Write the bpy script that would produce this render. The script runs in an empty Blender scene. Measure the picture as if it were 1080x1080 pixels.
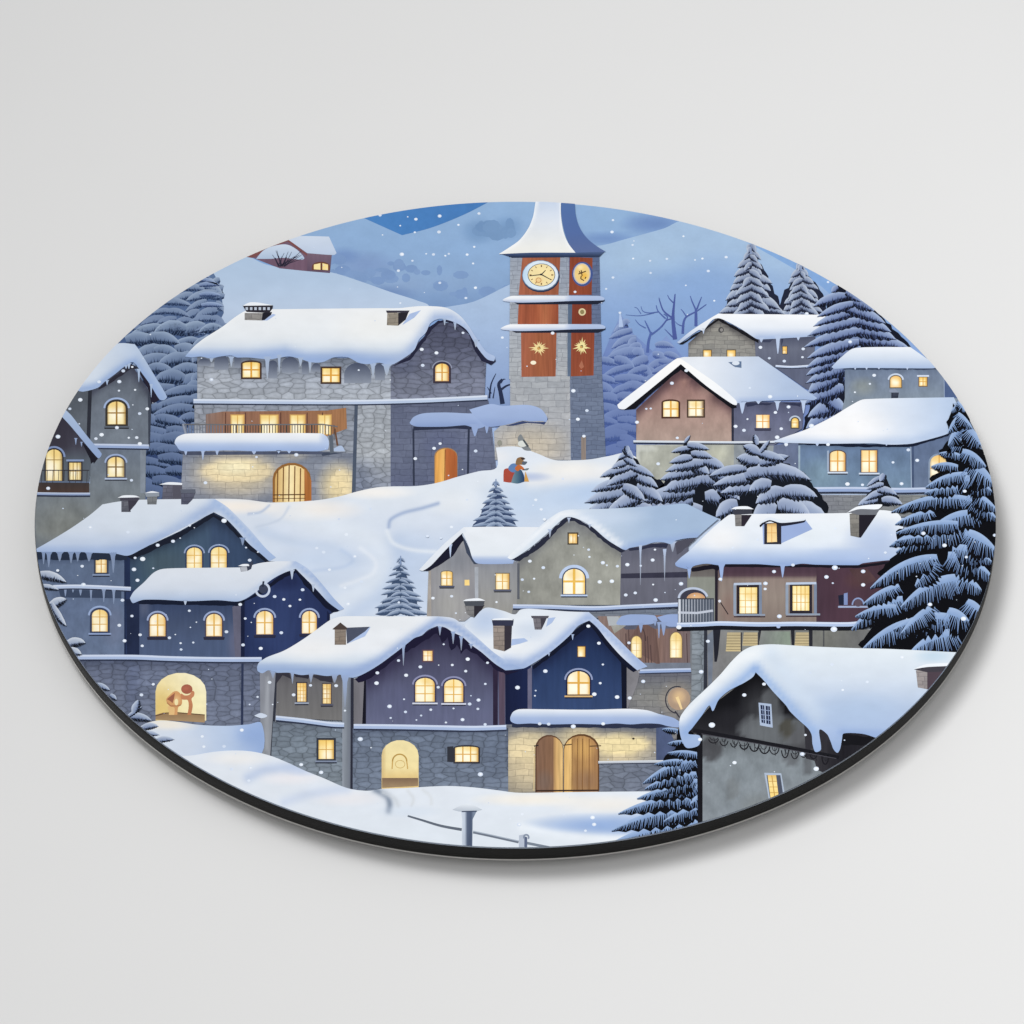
# A round printed plaque (snowy village at dusk) lying on a pale grey surface.
# tunables of the shot
GAP = .002                 # added lift on an unseen spacer, giving the disc its soft shadow
SURF = (.737, .737, .735)
WORLD = .57
EXPOSURE = 0.0
LIGHTS = [('key_softbox', (-.4, .55, 1.2), (.5, -.26, 0), .8, .8, 2.85, 58)]
import bpy, math, random
import numpy as np
from mathutils import Vector
from mathutils.geometry import delaunay_2d_cdt

scene = bpy.context.scene
COL = scene.collection

# ------------------------------------------------------------------ geometry of the shot
R = 0.1                 # the plaque is 20 cm across
H = 0.0033              # and 3.3 mm thick
STEP = 3.2e-6           # one ink layer of the raised print
MID = 25
E_, F_, AX, AY, D_ = 0.739138768, 3.75766630, -0.000687429580, -0.00521416376, 0.8
CE, SE = math.cos(E_), math.sin(E_)
CAM = np.array([AX, AY - D_*CE, H + D_*SE])

def plane(U, V, L=MID):
    """drawing coordinates of the picture (1080 units wide) -> metres on the plaque's top"""
    U = np.asarray(U, float); V = np.asarray(V, float); h = H+(np.asarray(L, float)-MID)*STEP
    x = (U-540)/(1080*F_); y = (540-V)/(1080*F_)
    dy = CE + y*SE; dz = -SE + y*CE
    s = (h-CAM[2])/dz
    return CAM[0]+x*s, CAM[1]+dy*s

# ------------------------------------------------------------------ colour helpers
def hx(c):
    if not isinstance(c, str): return np.array(c, float)
    c = c.lstrip('#')
    return np.array([int(c[i:i+2], 16)/255 for i in (0, 2, 4)])
def lin(c):
    c = np.clip(c, 0, 1)
    return np.where(c <= 0.04045, c/12.92, ((c+0.055)/1.055)**2.4)
def mixc(a, b, t): return hx(a)*(1-t)+hx(b)*t

def seg_dist(U, V, pts):
    d = np.full(U.shape, 1e9)
    for (x0, y0), (x1, y1) in zip(pts[:-1], pts[1:]):
        dx, dy = x1-x0, y1-y0; L = dx*dx+dy*dy+1e-9
        t = np.clip(((U-x0)*dx+(V-y0)*dy)/L, 0, 1)
        d = np.minimum(d, np.hypot(U-x0-t*dx, V-y0-t*dy))
    return d

class P:
    """a printed colour: flat or graded ink plus soft airbrushed blobs (b) and lines (l)"""
    def __init__(s, base, *ops): s.base = base; s.ops = ops
    def __call__(s, U, V):
        b = s.base
        n = len(U)
        if not isinstance(b, tuple): c = np.tile(hx(b), (n, 1))
        elif b[0] in 'vh':
            k = V if b[0] == 'v' else U
            ks = [float(q) for q in b[1::2]]; cs = np.array([hx(q) for q in b[2::2]])
            c = np.stack([np.interp(k, ks, cs[:, i]) for i in range(3)], 1)
        else:
            _, x0, y0, c0, x1, y1, c1 = b
            dx, dy = x1-x0, y1-y0
            t = np.clip(((U-x0)*dx+(V-y0)*dy)/(dx*dx+dy*dy), 0, 1)[:, None]
            c = hx(c0)*(1-t)+hx(c1)*t
        for o in s.ops:
            if o[0] == 'b':
                _, cx, cy, rx, ry, col, a = o
                r2 = ((U-cx)/rx)**2+((V-cy)/ry)**2
                w = a*np.clip(1-r2, 0, 1)**1.3
            elif o[0] == 'k':      # harder edged blob
                _, cx, cy, rx, ry, col, a = o
                r2 = ((U-cx)/rx)**2+((V-cy)/ry)**2
                w = a*np.clip((1-r2)*3, 0, 1)
            else:
                _, pts, wd, col, a = o
                if isinstance(pts, str): pts = parse(pts)[0]
                w = a*np.exp(-(seg_dist(U, V, pts)/wd)**2)
            w = w[:, None]
            c = c*(1-w)+hx(col)*w
        return c

def parse(s):
    pts, cor = [], []
    for q in s.split():
        k = q.endswith('!'); q = q.rstrip('!')
        a, b = q.split(','); pts.append((float(a), float(b))); cor.append(k)
    return pts, cor
def smooth(s, n=5, closed=True):
    pts, cor = parse(s) if isinstance(s, str) else (s, [False]*len(s))
    m = len(pts); out = []
    rng = range(m) if closed else range(m-1)
    for i in rng:
        p1, p2 = np.array(pts[i]), np.array(pts[(i+1) % m])
        p0 = np.array(pts[i-1]) if (closed or i > 0) else p1
        p3 = np.array(pts[(i+2) % m]) if (closed or i+2 < m) else p2
        t1 = (p2-p1)*.5 if cor[i] else (p2-p0)*.5
        t2 = (p2-p1)*.5 if cor[(i+1) % m] else (p3-p1)*.5
        L = np.hypot(*(p2-p1))
        for t in (t1, t2):
            l = np.hypot(*t)
            if l > L: t *= L/l
        for k in range(n):
            t = k/n
            h00 = 2*t**3-3*t*t+1; h10 = t**3-2*t*t+t; h01 = -2*t**3+3*t*t; h11 = t**3-t*t
            out.append(tuple(h00*p1+h10*t1+h01*p2+h11*t2))
    if not closed: out.append(pts[-1])
    return out
def pl(s): return parse(s)[0] if isinstance(s, str) else list(s)
def ragged(pts, amp, step, seed):
    """breaks a polyline into short uneven bites"""
    r = random.Random(seed); pts = pl(pts); out = [pts[0]]
    for (x0, y0), (x1, y1) in zip(pts[:-1], pts[1:]):
        L = math.hypot(x1-x0, y1-y0); n = max(1, int(L/step))
        nx, ny = -(y1-y0)/max(L, 1e-6), (x1-x0)/max(L, 1e-6)
        for i in range(1, n+1):
            t = (i-(r.random()*.5 if i < n else 0))/n; j = (r.random()-.5)*2*amp if i < n else 0
            out.append((x0+(x1-x0)*t+nx*j, y0+(y1-y0)*t+ny*j))
    return out

# ------------------------------------------------------------------ inks (procedural materials)
MATS = {}
def ink(name):
    if name in MATS: return MATS[name]
    m = bpy.data.materials.new('ink_'+name); m.use_nodes = True
    nt = m.node_tree; N = nt.nodes; L = nt.links
    bs = N['Principled BSDF']; bs.inputs['Roughness'].default_value = .62
    bs.inputs['Specular IOR Level'].default_value = .03
    ac = N.new('ShaderNodeAttribute'); ac.attribute_name = 'ink'
    ap = N.new('ShaderNodeAttribute'); ap.attribute_name = 'drawing'
    def noise(sx, sy, scale, detail, src=None):
        mp = N.new('ShaderNodeMapping'); mp.inputs['Scale'].default_value = (sx, sy, 1)
        L.new(src or ap.outputs['Vector'], mp.inputs['Vector'])
        n = N.new('ShaderNodeTexNoise'); n.inputs['Scale'].default_value = scale
        n.inputs['Detail'].default_value = detail; L.new(mp.outputs[0], n.inputs['Vector'])
        return n
    def mul(a, fac, lo, hi, f0=.3, f1=.7):
        mr = N.new('ShaderNodeMapRange'); L.new(fac, mr.inputs[0])
        mr.inputs[1].default_value = f0; mr.inputs[2].default_value = f1
        mr.inputs[3].default_value = lo; mr.inputs[4].default_value = hi
        x = N.new('ShaderNodeVectorMath'); x.operation = 'SCALE'
        L.new(a, x.inputs[0]); L.new(mr.outputs[0], x.inputs['Scale'])
        return x.outputs[0]
    def warped(amount, scale):
        n = noise(1, 1, scale, 2)
        s = N.new('ShaderNodeVectorMath'); s.operation = 'SUBTRACT'; L.new(n.outputs['Color'], s.inputs[0]); s.inputs[1].default_value = (.5, .5, .5)
        k = N.new('ShaderNodeVectorMath'); k.operation = 'SCALE'; L.new(s.outputs[0], k.inputs[0]); k.inputs['Scale'].default_value = amount
        a = N.new('ShaderNodeVectorMath'); a.operation = 'ADD'; L.new(ap.outputs['Vector'], a.inputs[0]); L.new(k.outputs[0], a.inputs[1])
        return a.outputs[0]
    c = ac.outputs['Color']
    if name == 'snow':
        c = mul(c, noise(1, 1.8, .035, 3).outputs[0], .97, 1.03)
    elif name == 'plaster':
        c = mul(c, noise(1, .7, .07, 4).outputs[0], .84, 1.16)
        c = mul(c, noise(1, .5, .35, 3).outputs[0], .95, 1.05)
    elif name == 'brushed':
        c = mul(c, noise(1, .12, .22, 4).outputs[0], .91, 1.09)
        c = mul(c, noise(1, 1, .03, 2).outputs[0], .94, 1.06)
    elif name == 'plank':
        c = mul(c, noise(1, .06, .45, 3).outputs[0], .84, 1.15)
    elif name == 'sky':
        c = mul(c, noise(1, 1.4, .05, 5).outputs[0], .965, 1.035)
        c = mul(c, noise(1, 1.2, .3, 4).outputs[0], .985, 1.015)
    elif name in ('rubble', 'cobble'):
        sx, sy = (1/13.5, 1/5.4) if name == 'rubble' else (1/12, 1/5.2)
        mp = N.new('ShaderNodeMapping'); mp.inputs['Scale'].default_value = (sx, sy, 1)
        L.new(warped(5, .06), mp.inputs['Vector'])
        v = N.new('ShaderNodeTexVoronoi'); v.voronoi_dimensions = '2D'; v.feature = 'DISTANCE_TO_EDGE'; v.inputs['Scale'].default_value = 1
        w = N.new('ShaderNodeTexVoronoi'); w.voronoi_dimensions = '2D'; w.inputs['Scale'].default_value = 1
        for q in (v, w): L.new(mp.outputs[0], q.inputs['Vector']); q.inputs['Randomness'].default_value = .68
        sp = N.new('ShaderNodeSeparateColor'); L.new(w.outputs['Color'], sp.inputs[0])
        c = mul(c, sp.outputs[0], .84, 1.13, 0, 1)
        c = mul(c, v.outputs['Distance'], .62, 1, .006, .075); c = mul(c, v.outputs['Distance'], .95, 1.12, .07, .4)
        c = mul(c, noise(1, 1, .25, 4).outputs[0], .9, 1.1)
    elif name in ('course', 'finecourse'):
        b = N.new('ShaderNodeTexBrick'); b.inputs['Scale'].default_value = 1
        w_, r_ = (17, 6.6) if name == 'course' else (13, 4.6)
        b.inputs['Brick Width'].default_value = w_; b.inputs['Row Height'].default_value = r_
        b.inputs['Mortar Size'].default_value = .38; b.inputs['Mortar Smooth'].default_value = .6
        b.inputs['Color1'].default_value = (1.06, 1.06, 1.06, 1); b.inputs['Color2'].default_value = (.84, .85, .87, 1)
        b.inputs['Mortar'].default_value = (.62, .62, .65, 1); b.squash = .8; b.squash_frequency = 3
        L.new(warped(4.5, .07), b.inputs['Vector'])
        x = N.new('ShaderNodeVectorMath'); x.operation = 'MULTIPLY'
        L.new(c, x.inputs[0]); L.new(b.outputs['Color'], x.inputs[1]); c = x.outputs[0]
        c = mul(c, noise(1, 1.5, .2, 4).outputs[0], .9, 1.1)
    else:
        c = mul(c, noise(1, 1, .12, 4).outputs[0], .95, 1.05)
    L.new(c, bs.inputs['Base Color'])
    MATS[name] = m
    return m

# ------------------------------------------------------------------ the drawing board
RP = 0.09992
TOPS = np.zeros((1100, 1100))     # how many ink layers lie at each spot
class Art:
    def __init__(s): s.v = []; s.l = []; s.c = []; s.t = []; s.m = []; s.mats = []; s.k = 0
    def nud(s):           # neighbouring strokes of one mesh never share a plane
        s.k += 1; return .08*(s.k % 6)
    def mi(s, mat):
        if mat not in s.mats: s.mats.append(mat)
        return s.mats.index(mat)
    def tris(s, pts, tris, cols, lvl, mat='paint'):
        o = len(s.v); k = s.mi(mat)
        if mat in ('snow', 'sky'):
            cols = np.array([hx(c) for c in cols]); g = cols@np.array([.3, .59, .11]); cols = cols*.86+g[:, None]*.14
        s.v += [tuple(p) for p in pts]; s.c += [tuple(c) for c in cols]; s.l += [lvl]*len(pts)
        s.t += [(a+o, b+o, c+o) for a, b, c in tris]; s.m += [k]*len(tris)
        return s
    def p(s, pts, paint, lvl, mat='paint', grid=None):
        pts = pl(pts)
        q = [pts[0]]
        for a in pts[1:]:
            if math.hypot(a[0]-q[-1][0], a[1]-q[-1][1]) > 1e-3: q.append(a)
        if math.hypot(q[0][0]-q[-1][0], q[0][1]-q[-1][1]) < 1e-3: q.pop()
        pts = q; n = len(pts)
        verts = [Vector(a) for a in pts]
        if not isinstance(paint, P): paint = P(paint)
        flat = not isinstance(paint.base, tuple) and not paint.ops
        if not flat:
            xs = [a[0] for a in pts]; ys = [a[1] for a in pts]
            w, h = max(xs)-min(xs), max(ys)-min(ys)
            g = grid or max(1.2, min(4.5, math.sqrt(w*h)/22))
            i0 = np.arange(min(xs)+g*.5, max(xs), g); j0 = np.arange(min(ys)+g*.5, max(ys), g)
            verts += [Vector((float(x), float(y))) for x in i0 for y in j0]
        vo, eo, fo, *_ = delaunay_2d_cdt(verts, [(i, (i+1) % n) for i in range(n)], [], 0, 1e-5, False)
        A = np.array([tuple(a) for a in vo])
        if len(fo) == 0: return s
        F = np.array([tuple(f) for f in fo]); G = A[F].mean(1)
        wn = np.zeros(len(G), int)                    # keep what lies inside the outline
        for (x0, y0), (x1, y1) in zip(pts, pts[1:]+pts[:1]):
            sd = (x1-x0)*(G[:, 1]-y0)-(G[:, 0]-x0)*(y1-y0)
            wn += ((y0 <= G[:, 1]) & (y1 > G[:, 1]) & (sd > 0)).astype(int)-((y0 > G[:, 1]) & (y1 <= G[:, 1]) & (sd < 0)).astype(int)
        fo = F[wn != 0].tolist()
        if not fo: return s
        cols = paint(A[:, 0], A[:, 1])
        return s.tris(A, [tuple(f) for f in fo], cols, lvl, mat)
    def s(s, pts, paint, lvl, mat='paint', grid=None, n=5): return s.p(smooth(pts, n), paint, lvl, mat, grid)
    def line(s, pts, w, col, lvl, mat='paint', w1=None, curve=False):
        pts = smooth(pts, 5, False) if curve else pl(pts)
        A = np.array(pts, float); n = len(A)
        d = np.gradient(A, axis=0); d /= np.maximum(np.hypot(d[:, 0], d[:, 1]), 1e-6)[:, None]
        nn = np.stack([-d[:, 1], d[:, 0]], 1)
        ws = np.linspace(w, w if w1 is None else w1, n)[:, None]/2
        V = np.concatenate([A+nn*ws, A-nn*ws]); t = []
        for i in range(n-1): t += [(i, i+1, n+i), (i+1, n+i+1, n+i)]
        c = np.tile(hx(col), (2*n, 1))
        return s.tris(V, t, c, lvl+s.nud(), mat)
    def ell(s, cx, cy, rx, ry, paint, lvl, n=22, mat='paint'):
        pts = [(cx+rx*math.cos(i*2*math.pi/n), cy+ry*math.sin(i*2*math.pi/n)) for i in range(n)]
        if not isinstance(paint, P):
            return s.tris(pts+[(cx, cy)], [(i, (i+1) % n, n) for i in range(n)], np.tile(hx(paint), (n+1, 1)), lvl+s.nud(), mat)
        return s.p(pts, paint, lvl, mat)
    def ring(s, cx, cy, rx, ry, w, col, lvl, a0=0, a1=360, n=24):
        pts = [(cx+rx*math.cos(math.radians(a0+(a1-a0)*i/n)), cy+ry*math.sin(math.radians(a0+(a1-a0)*i/n))) for i in range(n+1)]
        return s.line(pts, w, col, lvl)
    def ice(s, items, col, lvl, tip=None):
        """icicles: (x, y, length, width at the top)"""
        for x, y, L, w in items:
            pts = [(x-w*.75, y), (x+w*.75, y), (x+w*.38, y+L*.22), (x+w*.26, y+L*.6), (x+w*.05, y+L), (x-w*.1, y+L), (x-w*.3, y+L*.55), (x-w*.42, y+L*.2)]
            c = [mixc(col, tip or col, min(1, max(0, (q[1]-y)/L))) for q in pts]
            s.tris(pts, [(0, 1, 2), (0, 2, 7), (7, 2, 3), (7, 3, 6), (6, 3, 4), (6, 4, 5)], c, lvl+s.nud(), 'snow')
        return s
    def build(s, name, parent, label=None):
        if name != 'snowflakes' and min(s.l) >= 22: s.l = [q+14 for q in s.l]
        x, y = plane([a[0] for a in s.v], [a[1] for a in s.v], s.l)
        r = np.hypot(x, y)
        V = [(float(a), float(b), float(H+(l-MID)*STEP)) for a, b, l in zip(x, y, s.l)]
        C = [c for c in s.c]; W = [tuple(a) for a in s.v]; T = []; MI = []
        for t, k in zip(s.t, s.m):
            rr = [r[i] for i in t]
            if max(rr) <= RP: T.append(t); MI.append(k); continue
            if min(rr) > RP*1.15: continue
            poly = [np.array([*V[i], *C[i], *W[i]]) for i in t]
            angs = [math.atan2(q[1], q[0]) for q in poly]
            base = angs[0]; rel = [((a-base+math.pi) % (2*math.pi))-math.pi for a in angs]
            nseg = 360
            lo = int(math.floor((base+min(rel))/(2*math.pi)*nseg))-1; hi = int(math.ceil((base+max(rel))/(2*math.pi)*nseg))+1
            if hi-lo > 190: lo, hi = 0, nseg
            for g in range(lo, hi+1):
                a = (g+.5)*2*math.pi/nseg; ca, sa = math.cos(a), math.sin(a); dd = RP*math.cos(math.pi/nseg)
                new = []; m = len(poly)
                for i in range(m):
                    p, q = poly[i], poly[(i+1) % m]
                    dp, dq = p[0]*ca+p[1]*sa-dd, q[0]*ca+q[1]*sa-dd
                    if dp <= 0: new.append(p)
                    if (dp < 0 < dq) or (dq < 0 < dp): new.append(p+(q-p)*(dp/(dp-dq)))
                poly = new
                if len(poly) < 3: break
            if len(poly) < 3: continue
            o = len(V)
            for q in poly: V.append(tuple(q[:3])); C.append(tuple(q[3:6])); W.append(tuple(q[6:8]))
            for i in range(1, len(poly)-1): T.append((o, o+i, o+i+1)); MI.append(k)
        if not T: return None
        if name != 'snowflakes':
            D = np.array(s.v)[np.array(s.t)]; lv = np.array(s.l)[np.array(s.t)].max(1)
            lo = np.clip(np.floor(D.min(1)), 0, 1098).astype(int); hi = np.clip(np.ceil(D.max(1)), 0, 1098).astype(int)+1
            for (a0, b0), (a1, b1), q in zip(lo, hi, lv): TOPS[b0:b1, a0:a1] = np.maximum(TOPS[b0:b1, a0:a1], q)
        Va = np.array(V); Ta = np.array(T)
        e1 = Va[Ta[:, 1]]-Va[Ta[:, 0]]; e2 = Va[Ta[:, 2]]-Va[Ta[:, 0]]
        ar = e1[:, 0]*e2[:, 1]-e1[:, 1]*e2[:, 0]
        keep = np.abs(ar) > 1e-13
        fl = ar < 0
        Ta[fl] = Ta[fl][:, ::-1]; Ta = Ta[keep]; MI = np.array(MI)[keep]
        used = np.unique(Ta); re = np.full(len(Va), -1); re[used] = np.arange(len(used))
        Va = Va[used]; Ta = re[Ta]; Ca = lin(np.array(C)[used]); Wa = np.array(W)[used]
        me = bpy.data.meshes.new(name)
        me.from_pydata(Va.tolist(), [], Ta.tolist())
        at = me.attributes.new('ink', 'FLOAT_COLOR', 'POINT')
        at.data.foreach_set('color', np.concatenate([Ca, np.ones((len(Ca), 1))], 1).ravel().astype(np.float32))
        ad = me.attributes.new('drawing', 'FLOAT_VECTOR', 'POINT')
        ad.data.foreach_set('vector', np.concatenate([Wa, np.zeros((len(Wa), 1))], 1).ravel().astype(np.float32))
        for q in s.mats: me.materials.append(ink(q))
        me.polygons.foreach_set('material_index', MI.astype(np.int32))
        me.update()
        o = bpy.data.objects.new(name, me); COL.objects.link(o); o.parent = parent
        if label: o['label'] = label
        return o

# ------------------------------------------------------------------ stock motifs of the drawing
def archpts(x0, y0, x1, y1, a, n=9, lean=0):
    """an upright opening with a head of height a"""
    if a <= 0: pts = [(x0, y1), (x0, y0), (x1, y0), (x1, y1)]
    else:
        cx, rx = (x0+x1)/2, (x1-x0)/2
        pts = [(x0, y1)]+[(cx-rx*math.cos(math.pi*i/n), y0+a-a*math.sin(math.pi*i/n)) for i in range(n+1)]+[(x1, y1)]
    if lean: pts = [(x+lean*(y1-y)/(y1-y0), y) for x, y in pts]
    return pts
def window(par, x0, y0, x1, y1, l, a=0, nx=2, ny=2, fr='#3f3a44', fw=1.6, gl='#fbeecb', g2='#f4d990', bar='#d9a54b', bw=.9, hood=None, hw=2, sill=None, lean=0, label=None, shutter=None, extra=None, edge=None, name='window'):
    r_ = random.Random(int(x0*7+y0*3)); M = Art(); g2 = mixc(g2, gl, .4); gl = mixc(gl, '#fff8e6', .3); bar = mixc(bar, '#d9b06a', .3)
    if fr: M.p(archpts(x0-fw, y0-fw, x1+fw, y1+fw, a and a+fw, lean=lean), fr, l)
    if shutter: M.p([(x0-fw-shutter[0], y0), (x0-fw, y0-.5), (x0-fw, y1+.5), (x0-fw-shutter[0], y1)], shutter[1], l)
    cx, cy = (x0+x1)/2, (y0+y1)/2
    M.p(archpts(x0, y0, x1, y1, a, lean=lean), P(('v', y0, g2, (y0*2+y1)/3, gl, y1, mixc(gl, g2, .25)), ('b', x0+(x1-x0)*r_.uniform(.25, .6), y0+(y1-y0)*r_.uniform(.45, .85), (x1-x0)*.5, (y1-y0)*.42, '#fff8e4', .85), ('b', x0+(x1-x0)*r_.uniform(.2, .8), y0+(y1-y0)*r_.uniform(.1, .35), (x1-x0)*.5, (y1-y0)*.3, '#f0c66e', .5), ('l', [(x1, y0), (x1, y1)], 2.0, edge or bar, .8), ('l', [(x0, y0), (x0, y1)], 1.2, edge or bar, .45)), l+.5, grid=1.2)
    for i in range(1, nx):
        x = x0+(x1-x0)*i/nx; k = abs(i/nx-.5)*2
        M.line([(x+lean*(1 if lean else 0), y0+a*(1-math.sqrt(max(0, 1-k*k))) if a else y0), (x, y1)], bw*1.25, bar, l+1)
    for j in range(1, ny):
        y = y0+(y1-y0)*j/ny; q = lean*(y1-y)/(y1-y0)
        M.line([(x0+q, y), (x1+q, y)], bw, bar, l+1)
    if hood:
        rx = (x1-x0)/2+fw+hw*.5
        if a: M.ring(cx+lean, y0+a, rx, a+fw+hw*.5, hw, hood, l+1, 180, 360, 14)
        else: M.line([(x0-fw-1.5+lean, y0-fw-hw*.4), (x1+fw+1.5+lean, y0-fw-hw*.4)], hw, hood, l+1)
    if sill:
        M.line([(x0-fw-1.5, y1+fw+.3), (x1+fw+1.5, y1+fw+.3)], 1.7, sill, l+1)
        M.line([(x0-fw-1, y1+fw+1.8), (x1+fw+1, y1+fw+1.8)], 1.3, mixc(fr or '#3f3a44', '#151a28', .5), l+.9)
    if extra: extra(M)
    return M.build(name, par, label)
def chimney(par, body, side, cap, l, snow=None, shade=None, cb='#8a8078', cs='#34303a', cc='#3a3844', label=None):
    M = Art()
    if shade: M.p(shade, '#a9bcdf', l)
    M.p(body, P(('v', min(q[1] for q in pl(body)), mixc(cb, '#ffffff', .08), max(q[1] for q in pl(body)), cb)), l+.5, 'finecourse')
    if side: M.p(side, cs, l+.8)
    if cap: M.p(cap, cc, l+1)
    if snow: M.s(snow, '#e9eef5', l+1.5, 'snow')
    return M.build('chimney', par, label)
def ledge(par, pts, l, top='#b9c9e6', under='#2c3348', w=3.5, uw=2.2, label=None):
    M = Art(); pts = smooth(pts, 4, False)
    M.line([(x, y+w*.5+uw*.3) for x, y in pts], uw, under, l)
    M.line(pts, w, top, l+.5, 'snow'); M.line([(x, y-w*.28) for x, y in pts], w*.4, mixc(top, '#ffffff', .4), l+1, 'snow')
    return M.build('snow_ledge', par, label)

def bough(M, x0, y0, x1, y1, w, sag, l, top='#b5c3da', mid='#8797b8', bot='#5d6c92', dark='#20263a', nn=16, nl=.55, seed=0, jit=1.0, lean=.5):
    """one snowy bough: dark underside, a pillow of snow, a fringe of needles"""
    r = random.Random(seed*7919+int(x0*13+y0*7+x1*3))
    n = 9
    P0, P1 = np.array([x0, y0]), np.array([x1, y1]); Pc = (P0+P1)/2+np.array([0, -sag])
    def at(t): return P0*(1-t)**2+Pc*2*t*(1-t)+P1*t*t
    def tan(t):
        d = (Pc-P0)*(1-t)+(P1-Pc)*t; return d/max(np.hypot(*d), 1e-6)
    def nor(t):
        d = tan(t); q = np.array([d[1], -d[0]]); return q if q[1] < 0 else -q
    def prof(t): return math.sin(math.pi*(0.16+0.84*t))**.75 if t < 1 else 0.02
    ts = np.linspace(0, 1, n)
    # dark underside
    k = nn
    up = [at(t)+nor(t)*w*.3*prof(t) for t in np.linspace(0, 1, k)]
    dn = [at(t)-nor(t)*w*prof(t)*(.54+(.12 if i % 2 else 0)*jit*(.6+.8*r.random()))+tan(t)*w*.08*(i % 2) for i, t in enumerate(np.linspace(0, 1, k))]
    tr = []
    for i in range(k-1): tr += [(i, i+1, k+i), (i+1, k+i+1, k+i)]
    M.tris(up+dn, tr, [hx(dark)]*(2*k), l)
    # snow
    rows = [(.52, top), (.2, mixc(top, mid, .5)), (-.12, mid), (-.3, bot)]
    pts = []; cols = []
    for h, c in rows:
        for t in ts:
            pts.append(at(t)+nor(t)*w*h*prof(t)*(1+(r.random()-.5)*.12)); cols.append(mixc(c, bot, .3*(1-t)*(1 if h < .3 else .4)))
    tr = []
    for a in range(3):
        for i in range(n-1): q = a*n+i; tr += [(q, q+1, q+n), (q+1, q+n+1, q+n)]
    M.tris(pts, tr, cols, l+.25, 'snow')
    # a grass-like fringe of dark needles rising into the snow, paler ones hanging below
    L = math.hypot(x1-x0, y1-y0)
    if nl:
        m = max(6, int(L/1.7))
        for i in range(m):
            t = (i+.2+.6*r.random())/m*.97
            b = at(t)-nor(t)*w*.34*prof(t); hw = .34+w*.018
            tip = at(t)-nor(t)*w*(.3-(.28+.5*nl*.6)*r.random())*prof(t)*.9-tan(t)*w*.1*r.random()
            M.tris([b-tan(t)*hw, b+tan(t)*hw, tip], [(0, 1, 2)], [dark, dark, mixc(dark, bot, .55)] if False else [hx(dark), hx(dark), mixc(dark, bot, .6)], l+.3+.05*(i % 3))
        for i in range(int(m*.6)):
            t = (i+r.random())/(m*.6)*.98
            b = at(t)-nor(t)*w*.2*prof(t); hw = .3+w*.015
            tip = at(t)-nor(t)*w*(.3+nl*(.4+.5*r.random()))*prof(t)+tan(t)*w*lean*(.4+.5*r.random())*prof(t)
            c = mixc(mid, bot, .4+r.random()*.6)
            M.tris([b-tan(t)*hw, b+tan(t)*hw, tip], [(0, 1, 2)], [c, c, mixc(c, dark, .45)], l+.07+.05*(i % 3))
    return M
def fern(M, x0, y0, x1, y1, w, sag, l, top='#8fa8cc', mid='#7590b8', bot='#4d6690', dark='#090b15', seed=0, lean=.7, **kw):
    """a bough drawn as a comb of hanging needles: solid along the top, black between the tips"""
    r = random.Random(seed*31+int(x0*13+y0*7+x1*3))
    P0, P1 = np.array([x0, y0]), np.array([x1, y1]); Pc = (P0+P1)/2+np.array([0, -sag])
    def at(t): return P0*(1-t)**2+Pc*2*t*(1-t)+P1*t*t
    def tan(t):
        d = (Pc-P0)*(1-t)+(P1-Pc)*t; return d/max(np.hypot(*d), 1e-6)
    def nor(t):
        d = tan(t); q = np.array([d[1], -d[0]]); return q if q[1] < 0 else -q
    def prof(t): return max(.04, math.sin(math.pi*(.3+.69*t)))**.8
    n = 14; up = []; dn = []
    for i in range(n):
        t = i/(n-1); up.append(at(t)+nor(t)*w*.16*prof(t)); dn.append(at(t)-nor(t)*w*(.95+.3*(i % 2))*prof(t)+tan(t)*w*.35*prof(t))
    tr = []
    for i in range(n-1): tr += [(i, i+1, n+i), (i+1, n+i+1, n+i)]
    M.tris(up+dn, tr, [hx(dark)]*(2*n), l)
    L = math.hypot(x1-x0, y1-y0); m = max(10, int(L/1.55))
    for i in range(m):
        t = (i+.5+(r.random()-.5)*.5)/m
        k = prof(t); b = at(t)+nor(t)*w*.12*k; h = L/m*.56
        q = .55+.5*r.random()
        lx = lean*(1.9*t-.55)
        mdl = at(t)-nor(t)*w*.3*k*q+tan(t)*w*lx*.22*k
        tip = at(t)-nor(t)*w*(.95*q)*k+tan(t)*w*lx*(.75+.3*r.random())*k
        ct = mixc(top, mid, r.random()*.3); cm = mixc(top, mid, .3+.7*r.random()); g = h*(.4+.2*r.random()); e = .16+.1*r.random()
        T = tan(t)
        M.tris([b-T*h, b+T*h, mdl-T*g, mdl+T*g, tip-T*e, tip+T*e], [(0, 1, 2), (1, 3, 2), (2, 3, 4), (3, 5, 4)], [ct, ct, cm, cm, mixc(cm, bot, .5), mixc(cm, bot, .5)], l+.1+.05*(i % 4))
    V = []; C = []
    for i in range(n):
        t = i/(n-1); k = prof(t)
        V += [at(t)+nor(t)*w*.24*k, at(t)-nor(t)*w*.12*k]; C += [mixc(top, '#c9d8ee', .22), mixc(top, mid, .55)]
    M.tris(V, [q for i in range(n-1) for q in ((2*i, 2*i+1, 2*i+2), (2*i+1, 2*i+3, 2*i+2))], C, l+.36, 'paint')
    return M
def arcade(M, items, dark, wall, l):
    """shaded hollows between the icicles under an eave: (x0, x1, y0, y1)"""
    for x0, x1, y0, y1 in items:
        M.p(archpts(x0, y0, x1, y1, min((x1-x0)*.45, (y1-y0)*.6)), P(('v', y0, dark, y0+(y1-y0)*.35, mixc(dark, wall, .35), y1, wall)), l, 'paint', 1.5)
    return M
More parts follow.
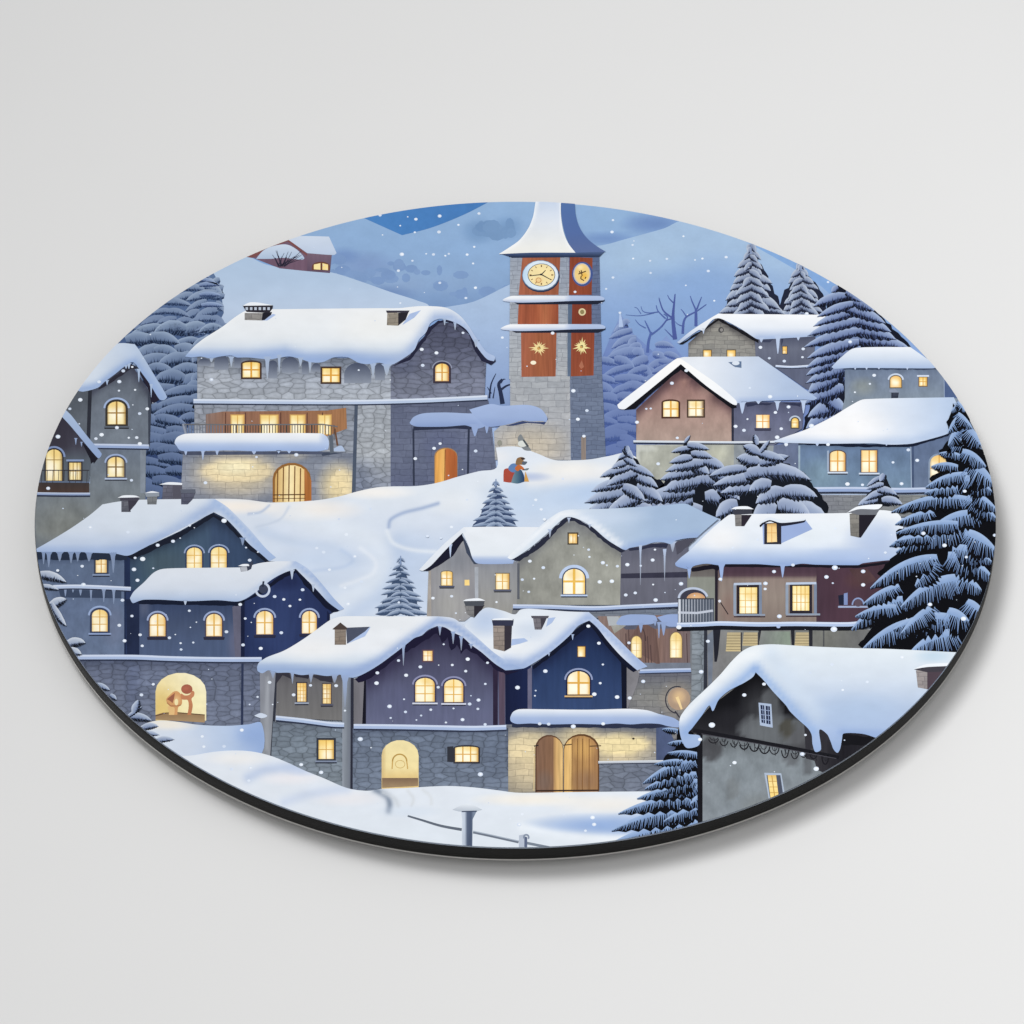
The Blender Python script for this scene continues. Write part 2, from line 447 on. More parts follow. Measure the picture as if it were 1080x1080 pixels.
def conifer(name, par, cx, top, bot, hw, l, tiers=9, w=7, spread=.35, label=None, seed=1, pal=None, ragg=.25, backing=None, peak=.7, side=(-1, 1), nl=.5, nn=14, core=True):
    pal = pal or {}
    r = random.Random(seed); M = Art()
    if backing: M.p(ragged(pl(backing)+[pl(backing)[0]], 1.5, 4, seed), pal.get('dark', '#20263a'), l)
    k = 0
    tot = tiers
    for i in range(tiers-1, -1, -1):
        f = (i+.6)/tiers
        y = top+(bot-top)*f**.95
        half = hw*f**peak
        lv = l+1+(tiers-1-i)*.95
        ww = w*(.45+.55*f)
        for s in side:
            hh = half*(1-ragg*r.random())
            bough(M, cx+s*half*.02, y-(bot-top)*spread*.28-ww*.1, cx+s*hh, y+(r.random()-.3)*ww*.5, ww*(.9+.3*r.random()), ww*.55*(r.random()+.3), lv+(.3 if s > 0 else 0), seed=seed+i, nl=nl, nn=nn, **pal)
        if core:
            for q in range(1 if f < .45 else 2):
                s = (1 if i % 2 else -1)*(-1 if q else 1); hh = half*(.35+.3*r.random())
                bough(M, cx-s*hh*.15, y-ww*.55, cx+s*hh, y+ww*.55, ww*.95, ww*.4, lv+.6+.03*q, seed=seed+i+50+q, nl=nl, nn=nn, **pal)
    # leader
    M.line([(cx, top-2), (cx, top+(bot-top)*.12)], .7, pal.get('mid', '#8797b8'), l+tiers+1, w1=2.2)
    return M.build(name, par, label)
# ------------------------------------------------------------------ the plaque itself
plaque = bpy.data.objects.new('round_plaque', None); COL.objects.link(plaque)
plaque['label'] = 'round black-edged plaque printed with a snowy village at dusk, lying on a pale grey surface'
plaque['category'] = 'plaque'

def solid_mat(name, rgb, rough, spec=.3, bump=0, bscale=900, var=.04):
    m = bpy.data.materials.new(name); m.use_nodes = True
    nt = m.node_tree; b = nt.nodes['Principled BSDF']
    b.inputs['Roughness'].default_value = rough; b.inputs['Specular IOR Level'].default_value = spec
    tc = nt.nodes.new('ShaderNodeTexCoord'); n = nt.nodes.new('ShaderNodeTexNoise')
    n.inputs['Scale'].default_value = bscale; n.inputs['Detail'].default_value = 4
    nt.links.new(tc.outputs['Object'], n.inputs['Vector'])
    mr = nt.nodes.new('ShaderNodeMapRange'); nt.links.new(n.outputs[0], mr.inputs[0])
    mr.inputs[1].default_value = .3; mr.inputs[2].default_value = .7; mr.inputs[3].default_value = 1-var; mr.inputs[4].default_value = 1+var
    sc = nt.nodes.new('ShaderNodeVectorMath'); sc.operation = 'SCALE'; sc.inputs[0].default_value = rgb
    nt.links.new(mr.outputs[0], sc.inputs['Scale']); nt.links.new(sc.outputs[0], b.inputs['Base Color'])
    if bump:
        bp = nt.nodes.new('ShaderNodeBump'); bp.inputs['Strength'].default_value = bump; bp.inputs['Distance'].default_value = .0002
        nt.links.new(n.outputs[0], bp.inputs['Height']); nt.links.new(bp.outputs[0], b.inputs['Normal'])
    return m
def lathe(name, prof, mat, parent, seg=256):
    vs = []; fs = []; m = len(prof)
    for i in range(seg):
        a = 2*math.pi*i/seg
        for r, z in prof: vs.append((r*math.cos(a), r*math.sin(a), z))
    for i in range(seg):
        j = (i+1) % seg
        for k in range(m-1): fs.append((i*m+k, j*m+k, j*m+k+1, i*m+k+1))
    vs += [(0, 0, prof[0][1]), (0, 0, prof[-1][1])]; b, t = len(vs)-2, len(vs)-1
    for i in range(seg):
        j = (i+1) % seg
        fs.append((b, j*m, i*m)); fs.append((t, i*m+m-1, j*m+m-1))
    me = bpy.data.meshes.new(name); me.from_pydata(vs, [], fs); me.materials.append(mat); me.update()
    for q in me.polygons: q.use_smooth = len(q.vertices) == 4
    o = bpy.data.objects.new(name, me); COL.objects.link(o); o.parent = parent
    return o
Z0 = H-MID*STEP-1e-5
lathe('backing_sheet', [(R-.0002, 0), (R+.0001, .00008), (R+.0001, .00026), (R-.0002, .0003)], solid_mat('pale_backing', (.5, .49, .47), .6), plaque)['label'] = 'thin pale grey backing layer under the black edge'
lathe('black_edge', [(R-.0001, .00031), (R, .00036), (R, Z0-.00009), (R-.00003, Z0-.00003), (R-.00008, Z0)], solid_mat('black_core', (.0085, .0084, .0082), .6, .22, .2), plaque)['label'] = 'black rim round the disc'
if GAP > 0: lathe('unseen_spacer', [(.06, -GAP), (.06, .00001)], solid_mat('spacer_grey', (.12, .12, .12), .9), plaque)  # invented support, out of sight: lifts the disc so its shadow spreads softly

B = Art()
B.p([(543.5+520*math.cos(i*math.pi/90), 553.5+356*math.sin(i*math.pi/90)) for i in range(180)],
    P(('v', 212, '#84abd8', 300, '#80a3d2', 400, '#8aa4d2', 560, '#c3d1e6', 900, '#d7e0ec')), 0, 'paint', 5)
B.build('printed_face', plaque, 'painted winter scene printed on the top face')

# ---- far background ------------------------------------------------
def bg(name, pts, paint, l, mat='paint', sm=True, label=None, grid=None):
    a = Art(); (a.s if sm else a.p)(pts, paint, l, mat, grid); return a.build(name, plaque, label)
bg('printed_sky', '380,205! 384,230! 424,248! 455,240 490,226 519,211! 519,195! 380,195!', P(('h', 380, '#4c82bf', 520, '#4678b4')), 5, label='deep blue patch of evening sky')
a = Art()
a.p('300,240 384,230 424,248 455,240 490,226 519,211 560,205 700,205 730,240 643,262 600,300 538,300 500,320 470,330 300,290',
    P(('v', 212, '#8bb0da', 262, '#88acd8', 290, '#86a8d3', 325, '#7596c6'), ('b', 505, 244, 22, 16, '#6c93c2', .8), ('b', 535, 240, 20, 15, '#6d94c3', .8), ('b', 385, 280, 40, 18, '#7793c6', .7),
      ('b', 362, 270, 22, 10, '#6c8cc4', .8), ('b', 425, 300, 45, 16, '#8fa9d0', .45), ('b', 478, 300, 34, 14, '#8aa8d0', .5), ('b', 405, 310, 40, 10, '#6483bb', .7),
      ('b', 640, 228, 26, 14, '#8cb0d8', .7), ('b', 690, 236, 40, 14, '#6788c2', .9), ('b', 640, 252, 40, 9, '#6c8ec6', .9)), 1, 'sky', 4)
r = random.Random(5)
for i in range(34):
    x = 340+r.random()*200; y = 262+ (x-340)*.16+r.random()*26
    a.ell(x, y, 3+r.random()*7, 2+r.random()*4, mixc('#7899ca', '#6c8bc2' if r.random() < .6 else '#8aa7d2', .2*r.random()), 1.2+i*.06, 9, 'sky')
for i in range(16): a.ell(500+r.random()*42, 236+r.random()*12, 4+r.random()*5, 4+r.random()*4, mixc('#7499c6', '#6c92c1', r.random()), 1.5+i*.06, 9, 'sky')
a.build('printed_mountain', plaque, 'blue wooded mountainside behind the village')
bg('printed_slope', '600,272 643,257 700,241 722,233 800,262 900,340 900,480 640,500 600,400', P(('v', 235, '#9cbadb', 280, '#9bb9dc', 315, '#8aaad9', 345, '#7d9fd3', 400, '#748fca', 480, '#6b80ba'), ('b', 740, 300, 90, 40, '#7ba0d6', .6), ('b', 690, 270, 60, 25, '#a4c1de', .5)), 3, 'sky', label='blue snowy slope right of the clock tower')
bg('printed_slope', '465,325 500,318 540,299 560,295 560,440 500,440 465,330', P(('v', 300, '#a6bfdf', 345, '#9fb9de', 395, '#8ba5d2', 430, '#7b94c4')), 3, 'sky', label='pale slope left of the clock tower')
bg('printed_hillside', '30,420 120,340 230,283 262,270! 278,278 295,282 320,285 348,287 378,296 412,308 440,317 452,324 420,345 200,400 60,480', P(('v', 270, '#aac3e0', 300, '#afc6e2', 330, '#b7cae4', 380, '#8fa5cd'), ('b', 150, 330, 90, 50, '#8ba3cc', .6)), 4, 'snow', label='snowy hillside behind the long stone house')

def house(name, walls, label, l):
    """walls: list of (points, paint, ink)"""
    a = Art()
    for i, w in enumerate(walls):
        if w[0] == 'line': a.line(*w[1:3], w[3], l+.16*i, 'paint')
        else: a.p(w[0], w[1], l+.16*i, w[2] if len(w) > 2 else 'plaster')
    return a.build(name, plaque, label)
def roof(par, shapes, l, ice=None, icol='#b3c5e4', under=None, label=None, tip=None):
    a = Art()
    for u in under or []: a.p(ragged(u[0], u[2] if len(u) > 2 else .5, 4, len(u[0])), u[1], l)
    for i, (q, pa) in enumerate(shapes): a.s(q, pa, l+.5+.3*i, 'snow')
    if ice: a.ice(ice, icol, l+.4, tip)
    return a.build('snowy_roof', par, label)

# ---- red house on the hill -------------------------------------------
h = house('printed_house', [('262,270 303,251 324,267 324,286 295,283', '#70586a', 'brushed'), ('324,267 350,268 348,288 324,286', P(('v', 267, '#75606f', 288, '#5d4c60')), 'brushed')], 'small dark red house on the hill at upper left', 5)
roof(h, [('303,252! 315,249 347,249.5! 355,267! 352,269 324,267!', P(('v', 249, '#c9d6e9', 268, '#b9c9e2')))], 6, under=[('260,271 303,251 324,268 324,270 303,254.5 266,272', '#7b4d4c', .2)])
a = Art(); a.s('270,273! 278,264 290,259 303,258 314,264 321,272 318,274 300,272 285,273', P(('v', 258, '#c7d5e8', 274, '#a8bedb')), 7, 'snow')
r = random.Random(2)
for i in range(16): a.line([(293+r.random()*7, 281), (282+r.random()*38, 264+r.random()*9)], .9, '#2e2a3c', 7.5, w1=.4)
a.line('294,281 290,272', 1.4, '#2e2a3c', 7.6); a.line('298,281 302,271', 1.4, '#2e2a3c', 7.6)
a.build('snowy_bush', h)
a = Art(); a.p(archpts(329, 276, 348, 285, 5), '#6b4336', 7); a.p('331,279 338,277.5 338,284.5 331,284', '#f6e3a4', 7.5); a.p('340,277.5 346,279 346,285 340,284.5', '#f5dc96', 7.5); a.build('window', h)

# ---- trees standing far back -------------------------------------------
DIM = dict(top='#93a9d3', mid='#7a8fc0', bot='#6577a9', dark='#48598f')
LEFT = dict(top='#9cb2d6', mid='#788eb9', bot='#5b6f99', dark='#2f4065')
MIDP = dict(top='#bcc8da', mid='#8696b6', bot='#4d5a7c', dark='#1f2437')
FRONT = dict(top='#b6c3da', mid='#8b9dc0', bot='#55658c', dark='#12161f')
NIGHT = dict(top='#90aad0', mid='#7590bb', bot='#4c6594', dark='#08090f')
def rim(y): return 543.5-507*math.sqrt(max(0, 1-((553.5-y)/341)**2))
def rows(a, y0, y1, dy, xa, xb, l, w, top, mid, bot, dark, seed, lo=24, hi=46, nl=.4, fade=None):
    r = random.Random(seed); y = y0; k = 0
    while y < y1:
        A, B_ = xa(y), xb(y); x = A-r.random()*8
        f = (y-y0)/(y1-y0); n_ = 0
        while x < B_-5:
            L = min(B_-x, lo+r.random()*(hi-lo)); d = r.choice((-1, 1))
            u, v = (x, x+L) if d > 0 else (x+L, x)
            c = (lambda q: mixc(q, fade, f)) if fade else (lambda q: q)
            bough(a, u, y+r.random()*3, v, y+4+r.random()*8, w*(.75+.5*r.random()), 2+r.random()*w*.5, l+k*.78+.32*(n_ % 2), seed=k, nl=nl, top=c(top), mid=c(mid), bot=bot, dark=dark)
            x += L*(.62+.2*r.random()); n_ += 1
        y += dy*(.8+.4*r.random()); k += 1
a = Art()
a.p('100,400 130,352 150,330 190,302 224,286 232,300 236,330 225,352 205,372 210,520 190,545 148,545 130,480', P(('v', 290, '#5d7397', 380, '#40557d', 460, '#334670', 540, '#2b3b63')), 11)
rows(a, 294, 345, 8.5, lambda y: rim(y)-4, lambda y: 228+(y-294)*.2+6*math.sin(y*.9), 11.3, 8, '#a3b6cf', '#7b91b3', '#526890', '#263756', 4, 18, 36, .8, '#7489ae')
rows(a, 345, 528, 10.5, lambda y: max(rim(y)-4, 140), lambda y: 234-(y-345)*.9 if y < 375 else 211, 16, 11.5, '#9bb0cc', '#6d83a8', '#43577a', '#17243c', 9, 26, 50, .8, '#566b98')
for i, (x, y, X, Y) in enumerate([(222, 297, 231, 301), (224, 304, 233, 301), (224, 314, 234, 312), (226, 325, 236, 323), (214, 293, 222, 293)]): bough(a, x-14, y-3, X, Y, 5, 3, 17, seed=i, **LEFT)
a.build('pine_tree', plaque, 'big blue pine between the left house and the long stone house')
DIM2 = dict(DIM)
a = Art(); a.p('655,332 668,352 690,372 700,400 700,486 632,490 634,380 645,352', P(('v', 332, '#8298c6', 400, '#5f74ad', 482, '#41558f')), 11)
rows(a, 340, 478, 9, lambda y: 655-min(24, (y-332)*.35), lambda y: 655+min(46, 3+(y-332)*.55), 11.5, 9.5, '#93a9d3', '#7389ba', '#5c70a5', '#44588f', 5, 20, 40, .35, '#5f75b0')
a.line('654,330 655,345', 1.5, '#a9bcdd', 25, w1=5); a.build('pine_tree', plaque, 'hazy blue pine right beside the clock tower')
a = Art(); a.p('703,354 716,372 740,400 740,425 664,430 680,380 694,364', P(('v', 354, '#8096c6', 420, '#5f74ae')), 11.3)
rows(a, 362, 418, 8.5, lambda y: 703-min(30, (y-354)*.7), lambda y: 703+min(34, (y-352)*.8), 12.1, 8.5, '#8fa5d0', '#7288ba', '#5c70a6', '#475b95', 6, 16, 32, .35, '#667bb4')
a.build('pine_tree', plaque, 'hazy blue pine under the bare trees')
conifer('pine_tree', plaque, 792, 259, 334, 38, 12, 9, 11, .3, 'snow-laden pine above the upper stone house', 4, MIDP, nl=.3, ragg=.42, backing='792,262 806,285 822,318 826,336 762,336 770,308 782,280')
conifer('pine_tree', plaque, 845, 278, 338, 34, 11, 8, 10.5, .3, 'smaller snow-laden pine near the disc edge', 5, MIDP, nl=.3, ragg=.42, backing='845,280 868,310 872,338 815,338 826,310')

def bare(lines, col, l, label):
    a = Art()
    for q, w0, w1 in lines: a.line(q, w0, col, l, w1=w1, curve=True)
    return a.build('bare_tree', plaque, label)
bare([('683,372 684,360 687,350', 3.2, 2.2), ('687,353 682,342 680,338', 2, .8), ('687,353 697,345 704,335 700,331', 2, 1), ('702,336 694,328 692,322', 1.6, .8), ('681,346 674,342 670,337', 1.2, .5), ('694,329 684,330 678,328 676,323', 1.2, .5), ('690,330 675,333 660,332', 1, .4), ('676,331 672,325 669,324', .8, .4)], '#4f63a0', 13, 'forked bare tree nearest the tower')
bare([('712,358 710,340 710,330 711,320 712,310', 4.6, 1), ('710,336 700,328 696,318 695,314', 2, .7), ('711,320 706,315 704,311', 1.4, .5), ('709,336 703,338 698,345', 1.5, .6), ('711,357 706,352 701,347', 1.5, .5)], '#4a5896', 13.5, 'tallest bare tree with thick trunk')
bare([('720,352 721,340 724,334 735,328 745,321', 2.8, .8), ('734,344 734,330 734,326', 3.4, 2.2), ('734,327 730,318 728,312', 1.8, .6), ('735,326 738,318 740,313', 1.8, .6), ('724,334 720,328 718,326', 1.3, .5), ('720,344 715,342 712,339', 1.1, .4)], '#4d5d9b', 13.5, 'bare tree leaning by the stone roof')
bare([('530,426 528,414 526,405 530,400', 5, 2.5), ('527,412 534,407 540,405', 2.6, 1.2), ('516,420 518,405 523,394', 2.2, .6), ('518,415 514,408', 1.6, .5), ('520,420 522,408', 1.4, .5), ('528,404 531,400 533,400', 1.6, .6)], '#262f4a', 14, 'dark stump left of the clock tower')

# ---- upper stone house (right) --------------------------------------------
h = house('printed_house', [('726,362 757,334 797,358 797,378 726,378', P(('v', 335, '#9a978f', 378, '#8e8d89'), ('l', [(726, 360), (757, 336), (797, 360)], 5, '#4c4a4c', .8)), 'finecourse'),
    ('796,356 860,355 858,387 815,387 797,378', P(('v', 356, '#4d5266', 368, '#676c7e', 387, '#5b6073')), 'brushed'), ('817,387 860,386 860,412 850,410', '#5d6379', 'brushed')], 'stone gabled house below the snow-laden pines', 24)
roof(h, [('714,361! 730,348 757,331 762,331! 870,332! 880,346! 862,354 802,358 797,357 780,346 760,336 752,337 745,345 742,349 737,348 717,362', P(('v', 331, '#f0f2f5', 345, '#e0e6ef', 358, '#b3c4e2'), ('l', '800,357 870,355', 4, '#9eb5de', .8)))], 26,
     ice=[(742, 346, 6, 3), (803, 356, 5, 5), (820.5, 354, 19, 5), (842, 355, 4, 4)], under=[('716,363 745,345 758,335 800,358 800,362 770,345 758,338 745,347 720,363', '#16161c', .6), ('800,357 816,357 812,361 805,361', '#3b4157'), ('824,356 842,357 826,357 824,371', '#343950')])
a = Art(); a.ell(760.5, 348, 3, 3, '#4a4a4c', 25.5); a.ell(761, 348, 1.6, 1.8, '#8d8a88', 26); a.build('vent', h)
window(h, 742, 369.5, 750, 377, 25, nx=1, ny=1, fr='#5a4c3a', fw=.8, gl='#f9d27a', g2='#f1bb55', shutter=None)
window(h, 767, 369.5, 775.5, 377, 25, nx=1, ny=1, fr='#5a4c3a', fw=.8, gl='#f9d27a', g2='#f1bb55')
window(h, 825.5, 365.5, 830, 373, 25, nx=1, ny=2, fr='#3a3d50', fw=.7, gl='#fbd06b', g2='#f3b94a')
ledge(h, '818,386 835,387 858,385.5', 26, w=2.2, uw=1.2)
def boughs(name, lst, l, label, pal, back=None, nl=.55, nn=20, bp=None, step=.6, lean=.5, draw=bough):
    a = Art()
    if back: a.p(ragged(pl(back)+[pl(back)[0]], 1.8, 4, len(lst)), bp or pal['dark'], l)
    for i, q in enumerate(lst): draw(a, *q[:6], l+1+i*step, seed=i, nl=nl, lean=lean, **pal)
    return a.build(name, plaque, label)
boughs('pine_tree', [(880, 440, 850, 452, 15, 5), (888, 428, 852, 440, 16, 6), (870, 420, 893, 436, 14, 3), (890, 410, 848, 426, 16, 6), (884, 398, 852, 414, 16, 4), (890, 395, 905, 412, 15, 3), (908, 384, 850, 404, 14, 5), (894, 376, 850, 396, 12, 3), (890, 374, 935, 384, 15, 5), (908, 369, 850, 388, 13, 7), (896, 358, 960, 368, 14, 8), (906, 361, 851, 378, 12, 5), (890, 347, 945, 358, 16, 8), (908, 349, 848, 366, 11, 5), (889, 335, 940, 350, 14, 6), (906, 339, 852, 354, 11, 5), (908, 328, 858, 344, 10, 5), (890, 324, 934, 341, 12, 4), (902, 320, 862, 334, 9, 3), (900, 318, 922, 328, 13, 5), (893, 312, 858, 323, 10, 5), (892, 308, 908, 318, 9, 2), (884, 303, 877, 308, 7, 1)], 30,
    'dark snowy pine behind the blue flat-roofed house', dict(MIDP, top='#a6b9da', mid='#7488b6', bot='#45578a', dark='#131726'), '884,300 905,308 962,368 905,386 893,440 880,460 845,460 856,418 860,395 868,370 866,345 872,325', nl=.6)

# ---- house J --------------------------------------------------------------
h = house('printed_house', [('891,386 995,386 1010,420 1010,430 885,445 891,420', P(('v', 386, '#5c6a80', 395, '#75839a', 425, '#7b8794'), ('b', 910, 408, 18, 12, '#8b918d', .7)), 'plaster'), ('995,385 1012,420 996,420', '#4d5f85'), ('line', '995.5,386 996,420', .9, '#8d9cb4')], 'flat-roofed blue house at the right edge of the disc', 46)
roof(h, [('877,387! 888,376 902,367 960,366! 990,387! 983,388.5 900,388 880,389', P(('v', 366, '#e6ebf2', 378, '#ccd8e9', 388, '#a3b9de')))], 48, ice=[(902, 387, 3, 3), (914, 387, 3, 3), (927, 387, 2.5, 3), (957, 387, 3, 3)], under=[('890,387 990,387 990,390 890,390', '#38435a', .5)])
window(h, 939, 396.5, 950.5, 408.5, 47, a=4, nx=1, ny=1, fr='#6b5f52', fw=1, gl='#f3cd8b', g2='#e0a95c', hood='#c4d0e2', hw=1.8, sill=None)
window(h, 969.5, 398, 977.5, 407, 47, nx=2, ny=2, fr='#7a5a34', fw=.8, gl='#fce08c', g2='#f5c75f', hood='#d0daea', hw=1.8)
chimney(h, '940,414 948,414 947,421 940,421', None, '938,411 944,410 948,414 938,414', 52, cb='#2e3444', cc='#8892a6')

# ---- house K -----------------------------------------------------------------
h = house('printed_house', [('842,468 961,466 962,518 842,518', P(('v', 468, '#586a83', 475, '#657a98', 518, '#6f869d'), ('b', 868, 500, 30, 22, '#7f98a6', .6)), 'plaster'),
    ('961,466 985,458 1004,452 1012,518 962,518', P(('v', 455, '#5a6a88', 518, '#66758f')), 'plaster'), ('961,468 964,468 964,517 962,517', '#44526f'), ('line', '960.6,470 961.3,516', 1, '#97a7bd'),
    ('860,522 990,522 990,545 860,545', P(('h', 860, '#7d8088', 990, '#858886')), 'finecourse'), ('842,470 844,470 844,517 842,517', '#93a6b4')], 'broad blue house with four-paned lit windows', 53)
roof(h, [('813,466! 830,460 850,453 875,441 900,426 912,421 1006,419! 1016,440! 1010,452! 998,458 985,462 970,466 961,468 940,469 920,467.5 870,468 830,467', P(('d', 905, 450, '#eceef2', 1000, 440, '#b3c7e4'), ('l', '820,466 870,467 920,466 960,466 1000,455', 5, '#a9bfe2', .7), ('b', 900, 450, 50, 22, '#f3f2f2', .6)))], 56,
     ice=[(829, 467, 4, 4), (862, 467.5, 3, 4), (873, 467.5, 2.5, 4), (935, 468, 2, 3)], under=[('842,467 870,468 900,468 940,469 962,468 1000,456 1004,454 1000,460 962,471 940,471.5 900,471.5 842,469', '#141b2e', .5)])
window(h, 875.5, 475.5, 891.5, 497, 54, a=4, fr='#5a4f52', fw=1.2, gl='#fdf0cf', g2='#f7cf78', bar='#e0a040', bw=1.2, sill='#c9d5e6', shutter=(2, '#9aa9bf'), edge='#c98a3a')
window(h, 908.5, 475, 925, 498, 54, fr='#4c5468', fw=1.2, gl='#fdf0cf', g2='#f7cf78', bar='#d99b45', bw=1.2, sill='#c9d5e6', edge='#c58636')
window(h, 981, 480, 1000, 508, 54, a=8, fr='#8393a9', fw=1.8, gl='#f2d9a0', g2='#e5b668', nx=2, ny=2, bar='#cf9a50', edge='#8d7a60')
ledge(h, '838,516.5 900,516 950,517 992,516', 57, w=5, uw=1.6, top='#8fa6d2')

# ---- brown gabled house H ----------------------------------------------------
h = house('printed_house', [('671,432 718,388 772,430 772,467 671,467', P(('v', 390, '#805f5e', 415, '#a07f78', 440, '#a58b82', 467, '#a79389'), ('l', [(664, 438), (718, 390), (776, 432)], 7.5, '#4d3a40', .85), ('b', 745, 412, 12, 12, '#b89a8c', .5), ('b', 722, 403, 6, 6, '#b28c80', .6)), 'plaster'),
    ('773,424 848,424 846,452 815,470 773,467', P(('v', 425, '#4e5269', 440, '#636780', 467, '#6c7084')), 'plaster'), ('771.5,428 774,428 774,466 771.5,466', '#2a2c3c'),
    ('671,469 774,469 774,520 671,520', P('#a3a59c', ('k', 695, 484, 20, 14, '#b3b5aa', .5), ('b', 735, 480, 16, 12, '#c4c6b8', .8), ('b', 758, 478, 14, 12, '#c7c8b6', .8), ('b', 682, 472, 14, 6, '#c5c8c2', .9), ('b', 716, 492, 20, 12, '#8d9088', .6), ('l', [(672, 470), (672, 498)], 2, '#c7cac6', .8)), 'plaster'),
    ('812,470 846,466 850,520 805,520', P(('h', 812, '#6a738c', 842, '#5f6a85')), 'plaster'), ('774,469 816,470 812,520 774,520', P(('v', 469, '#8f969a', 505, '#747c8c'), ('b', 765, 490, 14, 16, '#bfc1ae', .8)), 'plaster')], 'brown gabled house on a pale stone base', 50)
roof(h, [('712,379! 722,376.5 800,376! 830,397 862,420! 858,422 848,421.5 800,423 782,424.5 774,425 745,404 722,385!', P(('d', 740, 390, '#dfe5ee', 830, 405, '#aabedd'), ('l', '780,424 858,421', 4, '#93abd8', .7))),
    ('651,427! 658,421 680,404 700,388 714,378 719,379 735,390 755,404 776,422 777,427 772,426 745,407 718,384! 700,399 660,431 653,431', P(('v', 377, '#f6f5f3', 430, '#e9edf3')))], 52,
     ice=[(783, 423, 13, 7), (820, 423, 10, 5), (847.5, 422, 14, 5), (800, 423, 3, 5)], under=[('658,432 700,397 718,383 740,399 776,424 777,430 772,431 745,411 718,390 690,412 670,431', '#0f1018', .4), ('786,425 815,425 812,427 800,427 788,429', '#2f344c'), ('825,425 845,425 844,429 830,426', '#2f344c')])
window(h, 699.5, 423, 715.5, 439.5, 51, fr='#4a2f26', fw=1.9, gl='#fbf3d5', g2='#f7e2a0', bar='#e3a93e', bw=1.5, a=1.5)
window(h, 726, 423, 742, 439, 51, fr='#4a3a30', fw=1.6, gl='#fbf3d5', g2='#f9e7ac', bar='#d8b263', bw=1.0, edge='#6a4a30')
window(h, 797.5, 437.5, 811.5, 451.5, 51, fr='#54506a', fw=.4, gl='#fdf1d8', g2='#fbe0a6', bar='#e8a040', sill='#44465c')
window(h, 835, 441, 842, 451, 51, a=3, nx=1, ny=2, fr='#4f4a44', fw=1.2, gl='#fbdc7c', g2='#f2c050', hood='#b6c2d4', hw=1.6)
ledge(h, '668,465.5 720,466 775,466.5 817,466', 53, w=2.2, uw=1.2, top='#c3cddb')
a = Art(); a.p('768,382 782,381 782,388 775,387', '#5f7391', 55); a.ell(776, 383, 4, 2.2, '#d5deea', 55.5); a.build('roof_vent', h)

# ---- the long stone house ------------------------------------------------------
SH = P(('v', 375, '#68707f', 388, '#838b99', 400, '#a0a7b3', 421, '#a7adb6'), ('b', 230, 395, 30, 20, '#b0b4ba', .4))
h = house('printed_house', [('208,376 414,378 414,422 208,422', SH, 'rubble'),
    ('412,386 425,378 445,357 462,340 484,341 500,360 513,376 511,422 412,422', P(('v', 340, '#484b60', 370, '#5b5f74', 400, '#6f7486', 422, '#7b8092'), ('b', 490, 405, 30, 25, '#858aa0', .4), ('b', 425, 385, 20, 14, '#5a6078', .7)), 'rubble'),
    ('205,427 376,427 376,478 205,478', P(('v', 427, '#8c93a0', 440, '#989da8', 478, '#a2a6ae')), 'rubble'),
    ('193,476 378,476 378,535 190,535', P(('v', 476, '#6d7484', 490, '#8a909d', 520, '#8d929f', 530, '#7f8593'), ('b', 250, 499, 58, 32, '#d9c8a6', 1), ('k', 250, 497, 42, 13, '#f2deb0', .75), ('b', 248, 493, 30, 10, '#fff4cc', .9), ('b', 357, 512, 26, 30, '#e8d4a4', 1), ('k', 360, 512, 14, 18, '#f4e0b0', .6), ('b', 310, 480, 20, 8, '#c5bca8', .6), ('l', [(194, 480), (194, 525)], 3, '#a6aab2', .4)), 'course'),
    ('340,427 376,427 376,478 352,478 345,460', P(('v', 427, '#868d9a', 478, '#8b919c')), 'rubble'),
    ('376,427 413,427 412,515 374,522', P(('v', 427, '#9ba1aa', 480, '#a9aeb4', 510, '#8c93a2'), ('l', [(378, 500), (380, 520)], 14, '#70798e', .7)), 'cobble'),
    ('412,426 515,422 519,455 524,500 470,520 412,515', P(('v', 424, '#5c6278', 440, '#666d84', 480, '#686f85', 510, '#5f667f'), ('b', 500, 470, 30, 40, '#6f7691', .5), ('b', 465, 470, 28, 26, '#5a6180', .6)), 'course'),
    ('374,427 377.5,427 375,520 371,520', '#4c5668'), ('338,477 366,477 352,479 340,481', '#3d4558'), ('188,476 340,476 340,479 195,480', '#4c5368')], 'long grey stone house with a balcony and snow-covered roof', 24)
